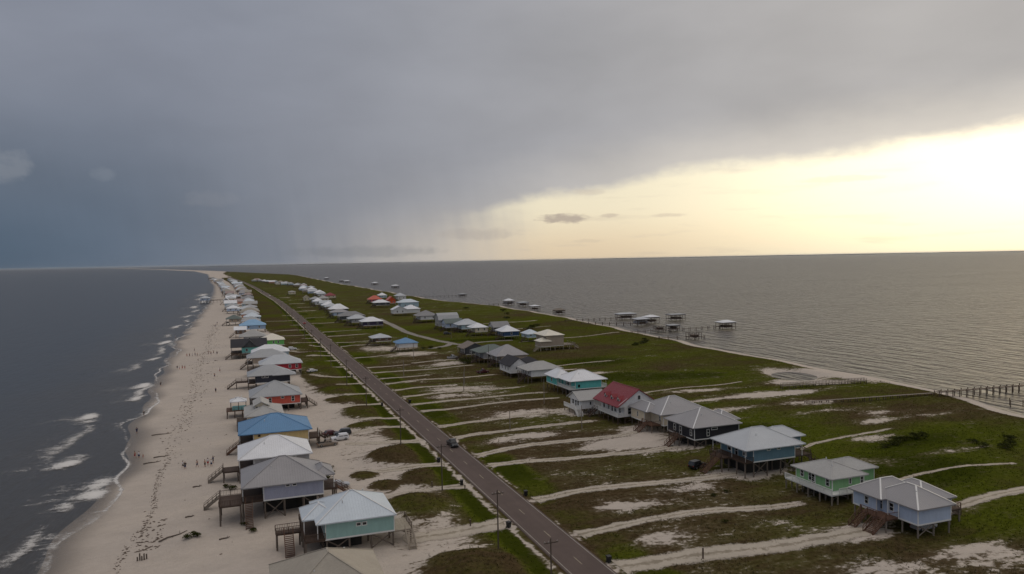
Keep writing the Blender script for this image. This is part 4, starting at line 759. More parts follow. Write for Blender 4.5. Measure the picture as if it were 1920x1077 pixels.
# ---------------------------------------------------------------- piers and boathouses on the bay
def pier(label, a, b_, z=1.6, wd=1.6, step=3.6, rail=False, zb=-1.2, name='pier', group='piers on the bay', posts_up=.0):
    org = ((a[0]+b_[0])/2, (a[1]+b_[1])/2, 0.); p = thing(name, label, 'pier' if name == 'pier' else 'boardwalk', org, group)
    A, B_ = Vector((*a, z)), Vector((*b_, z)); L = (B_-A).length; n = max(2, int(L/step)); d = (B_-A).normalized(); s_ = Vector((-d.y, d.x, 0))*(wd/2)
    mb = MB(); nb = max(2, int(L/1.2))
    for k in range(nb):
        p0, p1 = A+d*(L*k/nb+.03), A+d*(L*(k+1)/nb-.03); mb.beam(p0, p1, wd, .1)
    mb.build('deck', 'wood_dark' if name == 'pier' else 'wood_grey', p, org)
    for k in range(n+1):
        c = A+d*(L*k/n)
        for sg in (-1, 1):
            q_ = c+s_*sg*1.02; piling(p, org, q_.x, q_.y, zb if name == 'pier' else zs(q_.x, q_.y)-.4, z+posts_up+random.uniform(-.05, .1), .26, 'wood_dark')
    if rail:
        for sg in (-1, 1):
            mb = MB(); u_ = Vector((0,0,1)); mb.beam(A+s_*sg+u_*1.0, B_+s_*sg+u_*1.0, .08); mb.beam(A+s_*sg+u_*.5, B_+s_*sg+u_*.5, .06)
            for k in range(n*2+1):
                c = A+d*(L*k/n/2)+s_*sg; mb.beam(c, c+u_*1.0, .08)
            mb.build('railing', 'wood_grey', p, org)
    return p
def boathouse(label, x, y, lx=8., ly=7., ze=4.4, roof='metal_galv', rise=1.5, kind='hip', walls=False, roofed=True, zd=1.7):
    org = (x, y, 0.); o = thing('boathouse', label, 'boathouse', org, 'boathouses on the bay'); x0, x1, y0, y1 = x-lx/2, x+lx/2, y-ly/2, y+ly/2
    if roofed: roof_block(o, org, (x0-.5,x1+.5,y0-.5,y1+.5,kind,ze,rise), roof, 0, 'siding_grey')
    else:
        mb = MB()
        for a, c in (((x0,y0),(x1,y0)),((x1,y0),(x1,y1)),((x1,y1),(x0,y1)),((x0,y1),(x0,y0))): mb.beam((*a,ze-.2), (*c,ze-.2), .2)
        mb.build('top_frame', 'wood_grey', o, org)
    mb = MB(); mb.box(x0, y0, zd-.2, x0+lx*.22, y1, zd); mb.box(x1-lx*.22, y0, zd-.2, x1, y1, zd); mb.box(x0+lx*.22, y1-1.4, zd-.2, x1-lx*.22, y1, zd); mb.build('deck', 'wood_dark', o, org)
    for i in range(4):
        for j in range(3):
            if i in (0, 3) or j != 1: piling(o, org, x0+.15+(lx-.3)*i/3, y0+.15+(ly-.3)*j/2, -1.2, ze, .26, 'wood_dark')
    MB().box(x0+lx*.26, y0+.5, zd-.5, x1-lx*.26, y1-1.6, zd+1.0).build('interior_shade', 'wood_dark', o, org)  # dark block added inside, standing in for the shade under the roof
    MB().box(x0-.1, y0-.1, ze-.75, x1+.1, y1+.1, ze-.35).build('dark_underside', 'wood_dark', o, org) if roofed else None  # dark slab filling the whole underside of the roof
    if walls: MB().box(x0+.4, y0+1.2, zd+.01, x1-.4, y1-.3, zd+1.5).build('wall', 'siding_grey', o, org)
    mb = MB(); mb.beam((x0,y0,zd+1), (x1,y0,zd+1), .1); mb.beam((x0,y1,zd+1), (x1,y1,zd+1), .1); mb.build('railing', 'wood_grey', o, org)
    return o
pier('long wooden pier running out from the bay shore at right edge', (213,180), (262,175.8), 2.2, 2.0, 2.6, False, posts_up=.5)
pier('weathered boardwalk crossing the marsh to the long pier', (166,187), (212.6,181.2), 1.8, 1.0, 2.6, False, name='boardwalk', group='boardwalks')
pier('short boardwalk over the sandy lagoon edge', (178,212.5), (212,208.5), 1.9, 1.2, 2.6, True, name='boardwalk', group='boardwalks')
pier('long pier leading to the pair of shore-side boathouses, upper of three', (230,512), (276,509), 1.6, 1.5, 4.5, posts_up=.7)
pier('pier leading to the hip-roofed boathouses, middle of three', (230,484), (262,460), 1.6, 1.5, 4.5, posts_up=.7)
pier('pier leading out to the farthest-right boathouse', (229,410), (296,412), 1.6, 1.5, 4.5, posts_up=.7)
pier('short pier in front of the long piers, nearest the camera', (226,372.5), (252,366), 1.6, 1.5, 4.5, posts_up=.8)
pier('far thin pier jutting past the orange-red gable house', (206,967), (275,952), 1.6, 1.6, 5, posts_up=.7)
pier('short pier from the bay beach to the three grouped boathouses', (246,742), (266,740), 1.6, 1.5, 5, posts_up=.5)
boathouse('white-roofed boathouse, left of the group of three near the bay beach', 268.6, 744, 10, 8, 4.8, 'metal_white', 2.0, walls=True)
boathouse('flat pale boathouse, middle of the group of three near the bay beach', 272, 711, 10, 8, 4.2, 'metal_galv', .8)
boathouse('white flat-roofed boathouse, right of the group of three near the bay beach', 258.5, 645, 8.5, 7, 4.6, 'metal_white', .9)
boathouse('open wooden boathouse frame standing alone off the bay beach', 258.5, 589, 9, 6, 3.9, roofed=True, roof='wood_grey', rise=1.6)
boathouse('long low boathouse at the end of the upper pier', 282, 514, 15, 7, 4.4, 'metal_galv', .9)
boathouse('dark-sided boathouse beside the upper pier', 265.5, 462, 9.5, 7, 4.6, 'metal_galv', 1.4, walls=True)
boathouse('pale hip-roofed boathouse just behind the dark-sided one', 280.8, 474, 10, 7, 4.7, 'metal_white', 1.4)
boathouse('open grey boathouse farthest out at the end of the middle piers', 308, 484, 12, 8, 4.8, 'metal_grey', .5)
boathouse('white-roofed boathouse farthest right over the bay', 299.5, 411, 10.5, 7.5, 4.6, 'metal_white', 1.3)
boathouse('bare wooden dock frame left along the long pier', 254, 418.5, 6.5, 5, 3.4, roofed=False)
boathouse('roofed wooden dock right of the bare dock frame', 263.5, 417.5, 7, 5, 3.8, 'metal_grey', .6)
boathouse('weathered wooden dock nearest the camera on the bay', 246.5, 368.5, 7.5, 5.5, 4.0, roofed=False)
boathouse('small dark boathouse at the tip of the far thin pier', 279, 953, 9, 8, 3.4, 'metal_grey', 1.2)
for i, (x, y, w_) in enumerate(((214.6+24,2204,13),(212+26,1867,10),(240,1786,15),(266.4,1555,13),(264.8,1334,13))):
    boathouse('tiny pale-roofed boathouse on the far bay, %s from the left' % ('first','second','third','fourth','fifth')[i], x, y, w_, 9, 5., 'metal_white' if i != 1 else 'metal_grey', 1.6, walls=(i in (0, 1, 4)))
# ---------------------------------------------------------------- utility poles
def pole(label, x, y, h=9.5, arm=True, mat='pole', group='utility poles'):
    z = zs(x, y); o = thing('utility_pole', label, 'utility pole', (x, y, z), group)
    MB().cyl((0,0,-.4), (0,0,h), .14, .09, 8).build('pole_shaft', mat, o)
    if arm:
        MB().box(-1.0, -.16, h-.62, 1.0, -.05, h-.48).build('crossarm', mat, o)
        ins = MB().cyl((0,0,0), (0,0,.2), .05, .04, 6).mesh('insulator', 'concrete')
        for q_ in (-.9, -.35, .9): link('insulator', ins, o, (q_, -.1, h-.48))
    return o
ORD = ['first','second','third','fourth','fifth','sixth','seventh','eighth','ninth','tenth','eleventh','twelfth','thirteenth','fourteenth']
for i, (x, y) in enumerate(((38.2,91),(38.1,112.6),(38.0,147.5),(36.6,182),(37.6,241),(36.8,281),(37,333),(37.4,380),(37.6,428),(37.6,478),(37.6,530),(37.6,590),(37.6,660),(37.6,740))):
    pole('wooden utility pole on the beach side of the road, %s from the bottom edge' % ORD[i], x, y, 9.6 if i < 5 else 10.)
for i, (x, y, h) in enumerate(((88.1,186.3,6.5),(91.7,222,8.),(69.3,192.8,5.5),(74.7,256,7),(80,273,7.5),(62.4,301,7),(78,352,7.5),(85,398,7.5),(120,436,8),(104,316,9))):
    pole(['slim service pole in front of the red-roofed house','slim service pole in front of the turquoise house','short service pole in the grass right of the road by the sand track','service pole in the brown scrub of the inland lots, nearer of two','service pole in the brown scrub of the inland lots, farther of two','lone service pole close to the road on the inland side','service pole in the bare lot near the blue-roofed hut','service pole beside the blue-roofed hut','service pole beside the side street','tall pole standing by the green-grey roofed house'][i], x, y, h, arm=False, mat='wood_grey' if i != 9 else 'pole')
# ---------------------------------------------------------------- wheeled bins and marker posts along the road
def bin_(label, x, y, rz):
    o = thing('wheelie_bin', label, 'trash bin', (x, y, zs(x, y)+.05), 'wheeled trash bins by the road', rz)
    b_ = MB(); i = 0
    for zz, hw, hd in ((.08,.26,.28),(1.0,.33,.38)): b_.v += [(-hw,-hd,zz),(hw,-hd,zz),(hw,hd,zz),(-hw,hd,zz)]
    b_.f += [(3,2,1,0),(4,5,6,7),(0,1,5,4),(1,2,6,5),(2,3,7,6),(3,0,4,7)]; b_.build('body', 'bin', o)
    MB().box(-.36, -.42, 1.0, .36, .44, 1.1).build('lid', 'bin', o); MB().beam((-.3,.46,.95), (.3,.46,.95), .06).build('handle', 'bin', o)
    for sg in (-1, 1): MB().cyl((sg*.3,.3,.12), (sg*.36,.3,.12), .13, .13, 10).build('wheel', 'rubber', o)
for l, x, y in (('black wheeled bin beside the driveway of the teal house',43.2,121.8),('black wheeled bin across the road from the marker post, at the second beach driveway',42.6,149),('black wheeled bin by the third beach driveway, beside a pole',42.6,168),('black wheeled bin on the inland edge of the road by the third driveway',52.3,137),('black wheeled bin on the inland edge of the road nearest the bottom edge',52.3,101.6),('small black bin on the inland edge where the driveways bunch up',52.2,243),('small black bin on the beach edge opposite the dune',42.8,242),('black bin on the beach edge of the road beyond the coral house',42.6,309),('farthest black bin on the beach edge of the road',42.3,437)):
    bin_(l, x, y, random.uniform(-.5, .5))
def post(label, x, y, h):
    o = thing('marker_post', label, 'post', (x, y, zs(x, y)), 'short posts by the driveways'); MB().box(-.09, -.09, -.3, .09, .09, h).build('shaft', 'wood_dark', o); MB().box(-.12, -.12, h, .12, .12, h+.06).build('cap', 'wood_grey', o)
for l, x, y, h in (('short wooden post on the wide sand driveway at lower right',66.6,97.6,1.7),('short post beside the driveway of the teal house',37.4,125.8,1.2),('short post by the dune beside the second pole',36.6,150.5,1.2),('stubby post at the road edge near the second pole',42.4,146,.9)): post(l, x, y, h)
for i, (x, y) in enumerate(((221,161),(224,163.5),(225,160))): piling(thing('mooring_post', ['mooring post on the bay beach, nearest the water at right','mooring post on the bay beach, middle of three','mooring post on the bay beach, closest to the grass'][i], 'post', (x, y, 0), 'mooring posts'), (x, y, 0), x, y, -.5, 2.2, .22, 'wood_dark', 'shaft')
# ---------------------------------------------------------------- vehicles
def loft(secs):   # secs: (x, z0, z1, halfwidth low, halfwidth high)
    m_ = MB()
    for (x, z0, z1, a, c) in secs:
        zm = z0+(z1-z0)*.55; m_.v += [(x,-a*.92,z0),(x,a*.92,z0),(x,a,zm),(x,c,z1),(x,-c,z1),(x,-a,zm)]
    for k in range(len(secs)-1):
        i, j = k*6, k*6+6
        for q_ in range(6): r_ = (q_+1) % 6; m_.f.append((i+q_, i+r_, j+r_, j+q_))
    m_.f += [tuple(range(5, -1, -1)), tuple(range(len(m_.v)-6, len(m_.v)))]
    return m_
def car(label, kind, paint, x, y, rz, group='cars and trucks', z=None):
    o = thing('pickup_truck' if kind == 'pickup' else 'parked_car' if group != 'cars driving on the road' else 'car', label, 'truck' if kind == 'pickup' else 'car', (x, y, zs(x, y)+.05 if z is None else z), group, rz)
    P_ = 'paint_'+paint; L = dict(suv=4.7, pickup=5.4, sedan=4.5)[kind]; h = L/2; top = dict(suv=1.75, pickup=1.82, sedan=1.42)[kind]; bl = 1.0 if kind != 'sedan' else .88
    b_ = loft([(-h,.42,bl-.1,.8,.72),(-h+.12,.3,bl,.9,.84),(-h+.9,.26,bl+.02,.93,.88),(0,.24,bl+.02,.94,.9),(h-1.5,.25,bl+.02,.93,.88),(h-.9,.27,bl-.02,.92,.84),(h-.15,.32,bl-.16,.88,.76),(h,.42,bl-.3,.76,.62)]).build('body', P_, o)
    c0, c1 = dict(suv=(-h+.1, .75), pickup=(-.75, 1.0), sedan=(-h+.55, .95))[kind]; sl_ = .55 if kind == 'sedan' else .3
    cab = loft([(c0,bl-.02,bl+.02,.84,.82),(c0+sl_,bl-.02,top-.02,.84,.68),((c0+c1)/2,bl-.02,top,.86,.7),(c1-.55,bl-.02,top-.03,.85,.68),(c1+.15,bl-.02,bl+.03,.84,.8)]).build('cabin', P_, o)
    g1 = MB(); g1.poly([(c1+.11,-.72,bl+.08),(c1+.11,.72,bl+.08),(c1-.46,.60,top-.08),(c1-.46,-.60,top-.08)]); g1.v = [(a+.03, b2, c+.03) for a, b2, c in g1.v]; g1.build('windshield', 'glass', o)
    g2 = MB(); g2.poly([(c0+.04,.72,bl+.1),(c0+.04,-.72,bl+.1),(c0+sl_-.05,-.6,top-.1),(c0+sl_-.05,.6,top-.1)]); g2.v = [(a-.03, b2, c+.02) for a, b2, c in g2.v]; g2.build('rear_window', 'glass', o)
    for sg in (-1, 1):
        for (a, c) in ((c0+sl_+.05, (c0+c1)/2-.05), ((c0+c1)/2+.05, c1-.4)):
            g3 = MB(); pts = [(a,sg*.865,bl+.1),(c,sg*.865,bl+.1),(c-.05,sg*.725,top-.1),(a+.05,sg*.725,top-.1)]; g3.poly(pts if sg < 0 else pts[::-1]); g3.build('side_window', 'glass', o)
        MB().box(h-.12, sg*.62-.16, .62, h-.02, sg*.62+.16, .76).build('headlight', 'paint_lamp', o); MB().box(-h-.01, sg*.72-.1, .68, -h+.06, sg*.72+.1, .9).build('taillight', 'redlamp', o)
        for wx in (-h+.95, h-.95):
            wh = MB().cyl((wx,sg*.72,.34), (wx,sg*.95,.34), .34, .34, 14).build('wheel', 'rubber', o); MB().cyl((wx,sg*.90,.34), (wx,sg*.96,.34), .2, .2, 10).build('rim', 'rim', wh)
    if kind == 'pickup': MB().box(-h+.2, -.74, bl-.03, c0-.05, .74, bl+.03).build('cargo_bed', 'rubber', o)
    return o
DR = 'cars driving on the road'
car('black pickup truck driving on the road', 'pickup', 'black', 49.7, 181.5, -math.pi/2+.02, DR, 1.125)
car('red car driving far up the road', 'sedan', 'red', 46.9, 596, math.pi/2, DR, 1.125); car('pale car farther up the road near the bend', 'sedan', 'white', 42.8, 1150, -math.pi/2, DR, 1.125); car('dark car at the distant bend of the road', 'suv', 'black', 38, 1330, -math.pi/2, DR, 1.125)
car('white sport utility vehicle parked beside the yellow house', 'suv', 'white', 24.0, 200.2, math.pi+.1); car('dark grey car parked just behind the white one', 'suv', 'charcoal', 25.4, 205.6, math.pi+.05)
car('tan-grey pickup parked next to the blue-roofed house', 'pickup', 'tan', 20.3, 195.6, .15); car('dark red car parked by the yellow house stairs', 'sedan', 'maroon', 22.4, 207.2, .4)
car('white car parked below the red house', 'sedan', 'white', 28.6, 329.5, .4); car('white sport utility vehicle parked below the lime green house', 'suv', 'white', 26.6, 422.6, .1)
car('black sport utility vehicle parked by the steel blue house stairs', 'suv', 'black', 94.6, 140.4, .3); car('dark pickup parked in the lot before the white gabled house', 'pickup', 'maroon', 94.3, 294.2, .1); car('pale pickup parked beside the small dark gabled house', 'pickup', 'silver', 95.6, 345.5, .2)
car('dark car on the side street lot of the bay-side cluster', 'suv', 'charcoal', 124, 460, .1); car('silver car parked behind the lavender house', 'sedan', 'silver', 18.4, 157.6, .1) ; car('silver car parked under the blue-grey house at lower right', 'sedan', 'silver', 107.6, 93.4, 0., z=1.2)
# ---------------------------------------------------------------- people on the beach
def body_mesh(kind):
    V = {'stand': dict(pel=(0,0,.95), ch=(0,0,1.3), nk=(0,.0,1.48), hd=(0,.02,1.6), ht=(0,.02,1.72), ls=(.18,0,1.4), le=(.24,.02,1.13), lh=(.24,.08,.88), rs=(-.18,0,1.4), re=(-.25,0,1.13), rh=(-.26,.06,.88), lp=(.1,0,.9), lk=(.11,.03,.5), la=(.12,0,.08), lt=(.12,.16,.04), rp=(-.1,0,.9), rk=(-.11,.03,.5), ra=(-.12,0,.08), r_t=(-.12,.16,.04)),
         'walk': dict(pel=(0,0,.94), ch=(0,.03,1.29), nk=(0,.05,1.47), hd=(0,.08,1.59), ht=(0,.08,1.71), ls=(.18,.03,1.4), le=(.23,-.14,1.17), lh=(.22,-.12,.93), rs=(-.18,.03,1.4), re=(-.23,.16,1.16), rh=(-.2,.32,1.0), lp=(.1,0,.89), lk=(.11,.22,.54), la=(.11,.26,.1), lt=(.11,.42,.07), rp=(-.1,0,.89), rk=(-.11,-.06,.5), ra=(-.11,-.34,.14), r_t=(-.11,-.22,.04)),
         'wave': dict(pel=(0,0,.95), ch=(0,0,1.3), nk=(0,0,1.48), hd=(0,.02,1.6), ht=(0,.02,1.72), ls=(.18,0,1.4), le=(.36,.04,1.5), lh=(.40,.08,1.76), rs=(-.18,0,1.4), re=(-.3,.02,1.17), rh=(-.34,.12,.98), lp=(.1,0,.9), lk=(.14,.03,.5), la=(.17,0,.08), lt=(.19,.15,.04), rp=(-.1,0,.9), rk=(-.13,.03,.5), ra=(-.16,0,.08), r_t=(-.18,.15,.04))}[kind]
    rad = dict(pel=.15, ch=.16, nk=.065, hd=.105, ht=.07, ls=.075, le=.05, lh=.04, rs=.075, re=.05, rh=.04, lp=.11, lk=.07, la=.05, lt=.035, rp=.11, rk=.07, ra=.05, r_t=.035)
    ks = list(V); E_ = [('pel','ch'),('ch','nk'),('nk','hd'),('hd','ht'),('ch','ls'),('ls','le'),('le','lh'),('ch','rs'),('rs','re'),('re','rh'),('pel','lp'),('lp','lk'),('lk','la'),('la','lt'),('pel','rp'),('rp','rk'),('rk','ra'),('ra','r_t')]
    me = bpy.data.meshes.new('person_frame'); me.from_pydata([V[k] for k in ks], [(ks.index(a), ks.index(c)) for a, c in E_], [])
    ob = bpy.data.objects.new('person_frame', me); COL.objects.link(ob); md = ob.modifiers.new('s', 'SKIN'); ob.modifiers.new('d', 'SUBSURF').levels = 1
    for i, k in enumerate(ks):
        sv = me.skin_vertices[0].data[i]; sv.radius = (rad[k], rad[k]*(.75 if k in ('pel','ch') else 1)); sv.use_root = (k == 'pel')
    dg_ = bpy.context.evaluated_depsgraph_get(); r_ = bpy.data.meshes.new_from_object(ob.evaluated_get(dg_)); bpy.data.objects.remove(ob)
    r_.materials.clear(); r_.materials.append(MATS['skin']); r_.name = 'person_body'; return r_, V
BODY = {k: body_mesh(k) for k in ('stand', 'walk', 'wave')}
def shell(V, pts, radii, mat, name):
    m_ = MB()
    for (a, c), (ra, rb) in zip(pts, radii): m_.cyl(V[a], V[c], ra, rb, 8)
    return m_.mesh(name, mat)
CL = {}
def person(label, x, y, rz, kind, shorts, shirt=None, group='people on the beach', hz=0.):
    me, V = BODY[kind]; z = max(zs(x, y), -.35)+hz; o = link('person', me, None, (x, y, z)); o.rotation_euler = (0, 0, rz); tag(o, label, 'person', group)
    key = (kind, shorts)
    if key not in CL: CL[key] = shell(V, [('pel','lp'),('lp','lk'),('pel','rp'),('rp','rk')], [(.17,.135),(.135,.1),(.17,.135),(.135,.1)], 'cloth_'+shorts, 'shorts')
    link('shorts', CL[key], o)
    if shirt:
        k2 = (kind, shirt, 1)
        if k2 not in CL: CL[k2] = shell(V, [('pel','ch'),('ch','nk'),('ls','le'),('rs','re')], [(.175,.19),(.19,.09),(.1,.075),(.1,.075)], 'cloth_'+shirt, 'shirt')
        link('shirt', CL[k2], o)
    k3 = (kind, 'hair')
    if k3 not in CL:
        m_ = MB(); h = Vector(V['hd'])
        for (a, zz) in ((.118, .0), (.122, .06), (.10, .12), (.04, .165)):
            m_.v += [(h.x+a*math.cos(q_*.785), h.y-.025+a*math.sin(q_*.785), h.z+zz) for q_ in range(8)]
        for r_ in range(3):
            for q_ in range(8): m_.f.append((r_*8+q_, r_*8+(q_+1) % 8, r_*8+8+(q_+1) % 8, r_*8+8+q_))
        m_.f.append(tuple(range(24, 32))); CL[k3] = m_.mesh('hair', 'hair')
    link('hair', CL[k3], o); return o
cl = ['navy','red','black','white','teal']; pr = random.Random(3)
LR = lambda lst: sorted(lst, key=lambda p: math.atan2(p[0], p[1]))
def ppl(lst, label, grp=None):
    for i, (x, y) in enumerate(LR(lst)): person(label if len(lst) == 1 else label+', %s from the left' % ORD[i], x, y, pr.uniform(0, 6.3), pr.choice(['stand','walk','stand','wave']), pr.choice(['navy','black','red','navy']), pr.choice([None,'black','navy','white',None]), grp or label)
ppl([(-25.6,207),(-24.6,206)], 'person of the pair at the surf edge beside the driftwood logs'); person('child crouched low figure near the pair at the surf edge', -23.6, 205.4, 1., 'walk', 'red').scale = (.6, .6, .6)
person('person in black walking the wet sand, upper of the two at the foam line', -29.6, 264, 1., 'walk', 'black', 'black'); person('person in navy walking the wet sand, lower of the two at the foam line', -28.6, 237, .4, 'walk', 'navy', 'navy')
ppl([(-13.4,189.4),(-12.9,188)], 'person standing beside the seaweed line on the beach'); ppl([(-10.3,188.3),(-8.6,187.4),(-8.0,188.6),(-7.2,187.0),(-6.9,190)], 'person in the group of five beside the white-roofed house')
person('person standing alone on dry sand left of the coral house', -9, 295, .2, 'stand', 'black', 'navy'); person('person alone at the waterline beyond the big triangular breaker', -30.2, 326, .2, 'walk', 'black', 'black'); person('person alone on the upper beach left of the red house', -8.8, 352, 0, 'stand', 'red', 'white')
ppl([(-27.6,375),(-26.5,373),(-25.4,374),(-24.2,372)], 'person in the group of four at the water line'); ppl([(-26.4,424),(-25,422),(-23.6,421),(-22.4,423),(-21.2,420),(-15.8,424),(-14.6,421),(-13.4,425)], 'person in the line of beachgoers across the sand'); ppl([(-23.8,446)], 'single beachgoer beyond the line of people')
ppl([(-16.8,640),(-17.5,610)], 'dark distant figure on the upper beach'); ppl([(-40.5,545)], 'swimmer standing in the surf'); ppl([(-10.5,335)], 'person in the middle of the beach level with the navy house'); ppl([(-11.6,420)], 'person near the aqua house on the upper beach')
# ---------------------------------------------------------------- driftwood, wrack and broken posts on the sand
def log(label, x, y, L, rz, r_=.14):
    z = zs(x, y); o = thing('driftwood_log', label, 'driftwood', (x, y, z), 'driftwood on the beach', rz); m_ = MB(); p = [(-L/2,0,.1),(-L/6,.06*L,.14),(L/5,-.03*L,.12),(L/2,.02*L,.2)]
    for a, c, ra, rb in zip(p[:-1], p[1:], (r_, r_*.9, r_*.7), (r_*.9, r_*.7, r_*.35)): m_.cyl(a, c, ra, rb, 7)
    m_.build('trunk', 'driftwood', o); MB().cyl(p[2], (L/3,.16*L,.35), r_*.5, r_*.2, 6).build('branch', 'driftwood', o)
for l, x, y, L, rz in (('long driftwood log lying on wet sand, upper of three',-21.6,231,5.2,.1),('driftwood log on wet sand, middle of three',-19.3,204,3.6,.2),('driftwood log on wet sand, lower of three',-20.9,199,4,.25),('crooked driftwood branch on the dry sand at lower left',-11.9,141,5.6,.7),('short driftwood chunk on the sand left of the lavender house deck',-9.5,171,1.8,.1),('small log on the sand near the teal house stairs',-3.5,136,1.8,.3),('short log on the sand below the brown deck',-9.8,150.5,1.6,.2)): log(l, x, y, L, rz)
st_ = thing('broken_stump', 'cluster of broken wooden stumps on the sand at lower left', 'stump', (-15.9,132.2,zs(-15.9,132.2)))
for q_ in range(5): piling(st_, (-15.9,132.2,zs(-15.9,132.2)), -15.9+(q_-2)*.33, 132.2+.2*math.sin(q_*2.), zs(-15.9,132.2)-.2, zs(-15.9,132.2)+.6+.5*abs(math.sin(q_*1.7)), .22, 'driftwood', 'stake')
def wrack():
    m_ = MB(); g_ = random.Random(11); i = 0
    def clump(x, y, s_):
        z = zs(x, y); k = g_.randint(4, 6); a0 = g_.uniform(0, 6); st = g_.uniform(.25, .6); rot = g_.gauss(0, .5)
        ring = []
        for q_ in range(k):
            a = a0+q_*6.283/k; r_ = s_*g_.uniform(.55, 1.15); ux, uy = math.cos(a)*r_*1.5, math.sin(a)*r_*st*1.6
            ring.append((x+ux*math.cos(rot)-uy*math.sin(rot), y+ux*math.sin(rot)+uy*math.cos(rot), z+.01))
        b_ = len(m_.v); m_.v += ring+[(x, y, z+.08+s_*.28)]
        for q_ in range(k): m_.f.append((b_+q_, b_+(q_+1) % k, b_+k))
    for y0 in np.arange(124, 640, .22):
        dn = .75+.25*math.sin(y0*.05)
        if g_.random() < dn*(.9 if y0 < 260 else .6):
            c = -18.2+.9*math.sin(y0*.045)+.6*math.sin(y0*.13)+(1.6 if 215 < y0 < 300 else 0)
            clump(c+g_.gauss(0, .4+.5*(y0 > 200)+.6*(y0 > 215)), y0+g_.uniform(-.5, .5), abs(g_.gauss(.09, .09))+.04+.05*(y0 > 220)*g_.random())
    for _ in range(90):
        y0 = g_.uniform(122, 560); clump(g_.uniform(-20, -2), y0, abs(g_.gauss(.08, .08))+.05)
    for _ in range(90):
        y0 = g_.uniform(215, 600); clump(g_.gauss(-14.5, 2.2), y0, abs(g_.gauss(.2, .16))+.08)
    for _ in range(90):
        y0 = g_.uniform(136, 152); clump(-16+g_.uniform(-1.5, 2.2), y0, abs(g_.gauss(.15, .1))+.06)
    return m_
tag(wrack().build('seaweed_wrack', 'wrack'), 'dark line of seaweed and debris along the beach', kind='stuff')
# ---------------------------------------------------------------- surf foam
gy_ = [122.]
while gy_[-1] < 1500: gy_.append(gy_[-1]+max(.5, gy_[-1]*.0028))
gy_ = np.array(gy_); gx_ = np.arange(-40, 8, .5); XX = xg(gy_)[:,None]+gx_[None,:]; YY = np.repeat(gy_[:,None], len(gx_), 1); DG = np.repeat(gx_[None,:], len(gy_), 0)
swash = 1.0+2.2*np.sin(YY*.045+.6)+1.3*np.sin(YY*.11+2)+.6*np.sin(YY*.29)
fo = .95*np.exp(-((DG-swash)/.55)**2)*(.45+.55*np.sin(YY*.035+1.2)**2)
lace = np.where(DG < swash, np.exp((DG-swash)/4.2), 0)*.60*(.5+.5*np.sin(YY*.05+.5))
fo = np.maximum(fo, lace)
WAVES = [(-44.5,238,2.4,36,.56),(-41.3,207,3.6,4.2,1.),(-39,213,4,4,.6),(-45,226,4,8,.55),(-47.5,270,3.2,6,1.),(-45.5,262,3.6,5,.6),(-30.5,177,3.4,4,1.),(-31.5,185,3,6,.85),(-33.5,170,2.4,4,.7),(-35.5,316,2.0,22,.75),(-34.4,300,2.4,7,.9),(-36.8,331,3.2,8,1.),(-48,394,3.0,20,.6),(-53,386,4,9,.45),(-41,424,3,8,.85),(-42,465,2.6,30,.66),(-43.8,512,3.4,14,1.),(-38.5,498,3,14,.6),(-47,560,3,18,.6),(-46,640,3.4,22,.8),(-42.5,700,3,20,.7),(-46,765,4,26,.7),(-43,850,4,30,.7),(-48,930,5,34,.8),(-44,1050,5,40,.8),(-50,1150,7,50,.8),(-35.5,148,2,12,.6),(-32,152,2,2.4,.55),(-54,1300,9,60,.8)]
for (cx, cy, sx, sy, a) in WAVES:
    sx *= 1.4; sy *= 1.1; a *= 1.08
    u_ = (XX-cx-1.2*np.sin(YY*.11+cx)-.6*np.sin(YY*.31))/sx; v_ = (YY-cy)/sy-.25*u_
    front = np.exp(-np.where(u_ > 0, np.abs(u_*1.6)**2.2, np.abs(u_)**1.4)-np.abs(v_)**2.2); fo = np.maximum(fo, a*front)
    fo = np.maximum(fo, .34*a*np.exp(-(u_+1.6)**2*.35-(v_-.1)**2*.8))
fo = fo*sst(DG, 6.5, 4.5)
zz = np.maximum(zf(XX, YY), 0)+.03+.22*fo*sst(DG, 0, -3)
cell = np.maximum.reduce([fo[:-1,:-1], fo[1:,:-1], fo[:-1,1:], fo[1:,1:]]) > .10
tag(link('sea_foam', gridmesh('sea_foam', XX, YY, zz, 'foam', dict(foam=fo), cell)), 'white surf foam breaking along the gulf beach', kind='stuff')
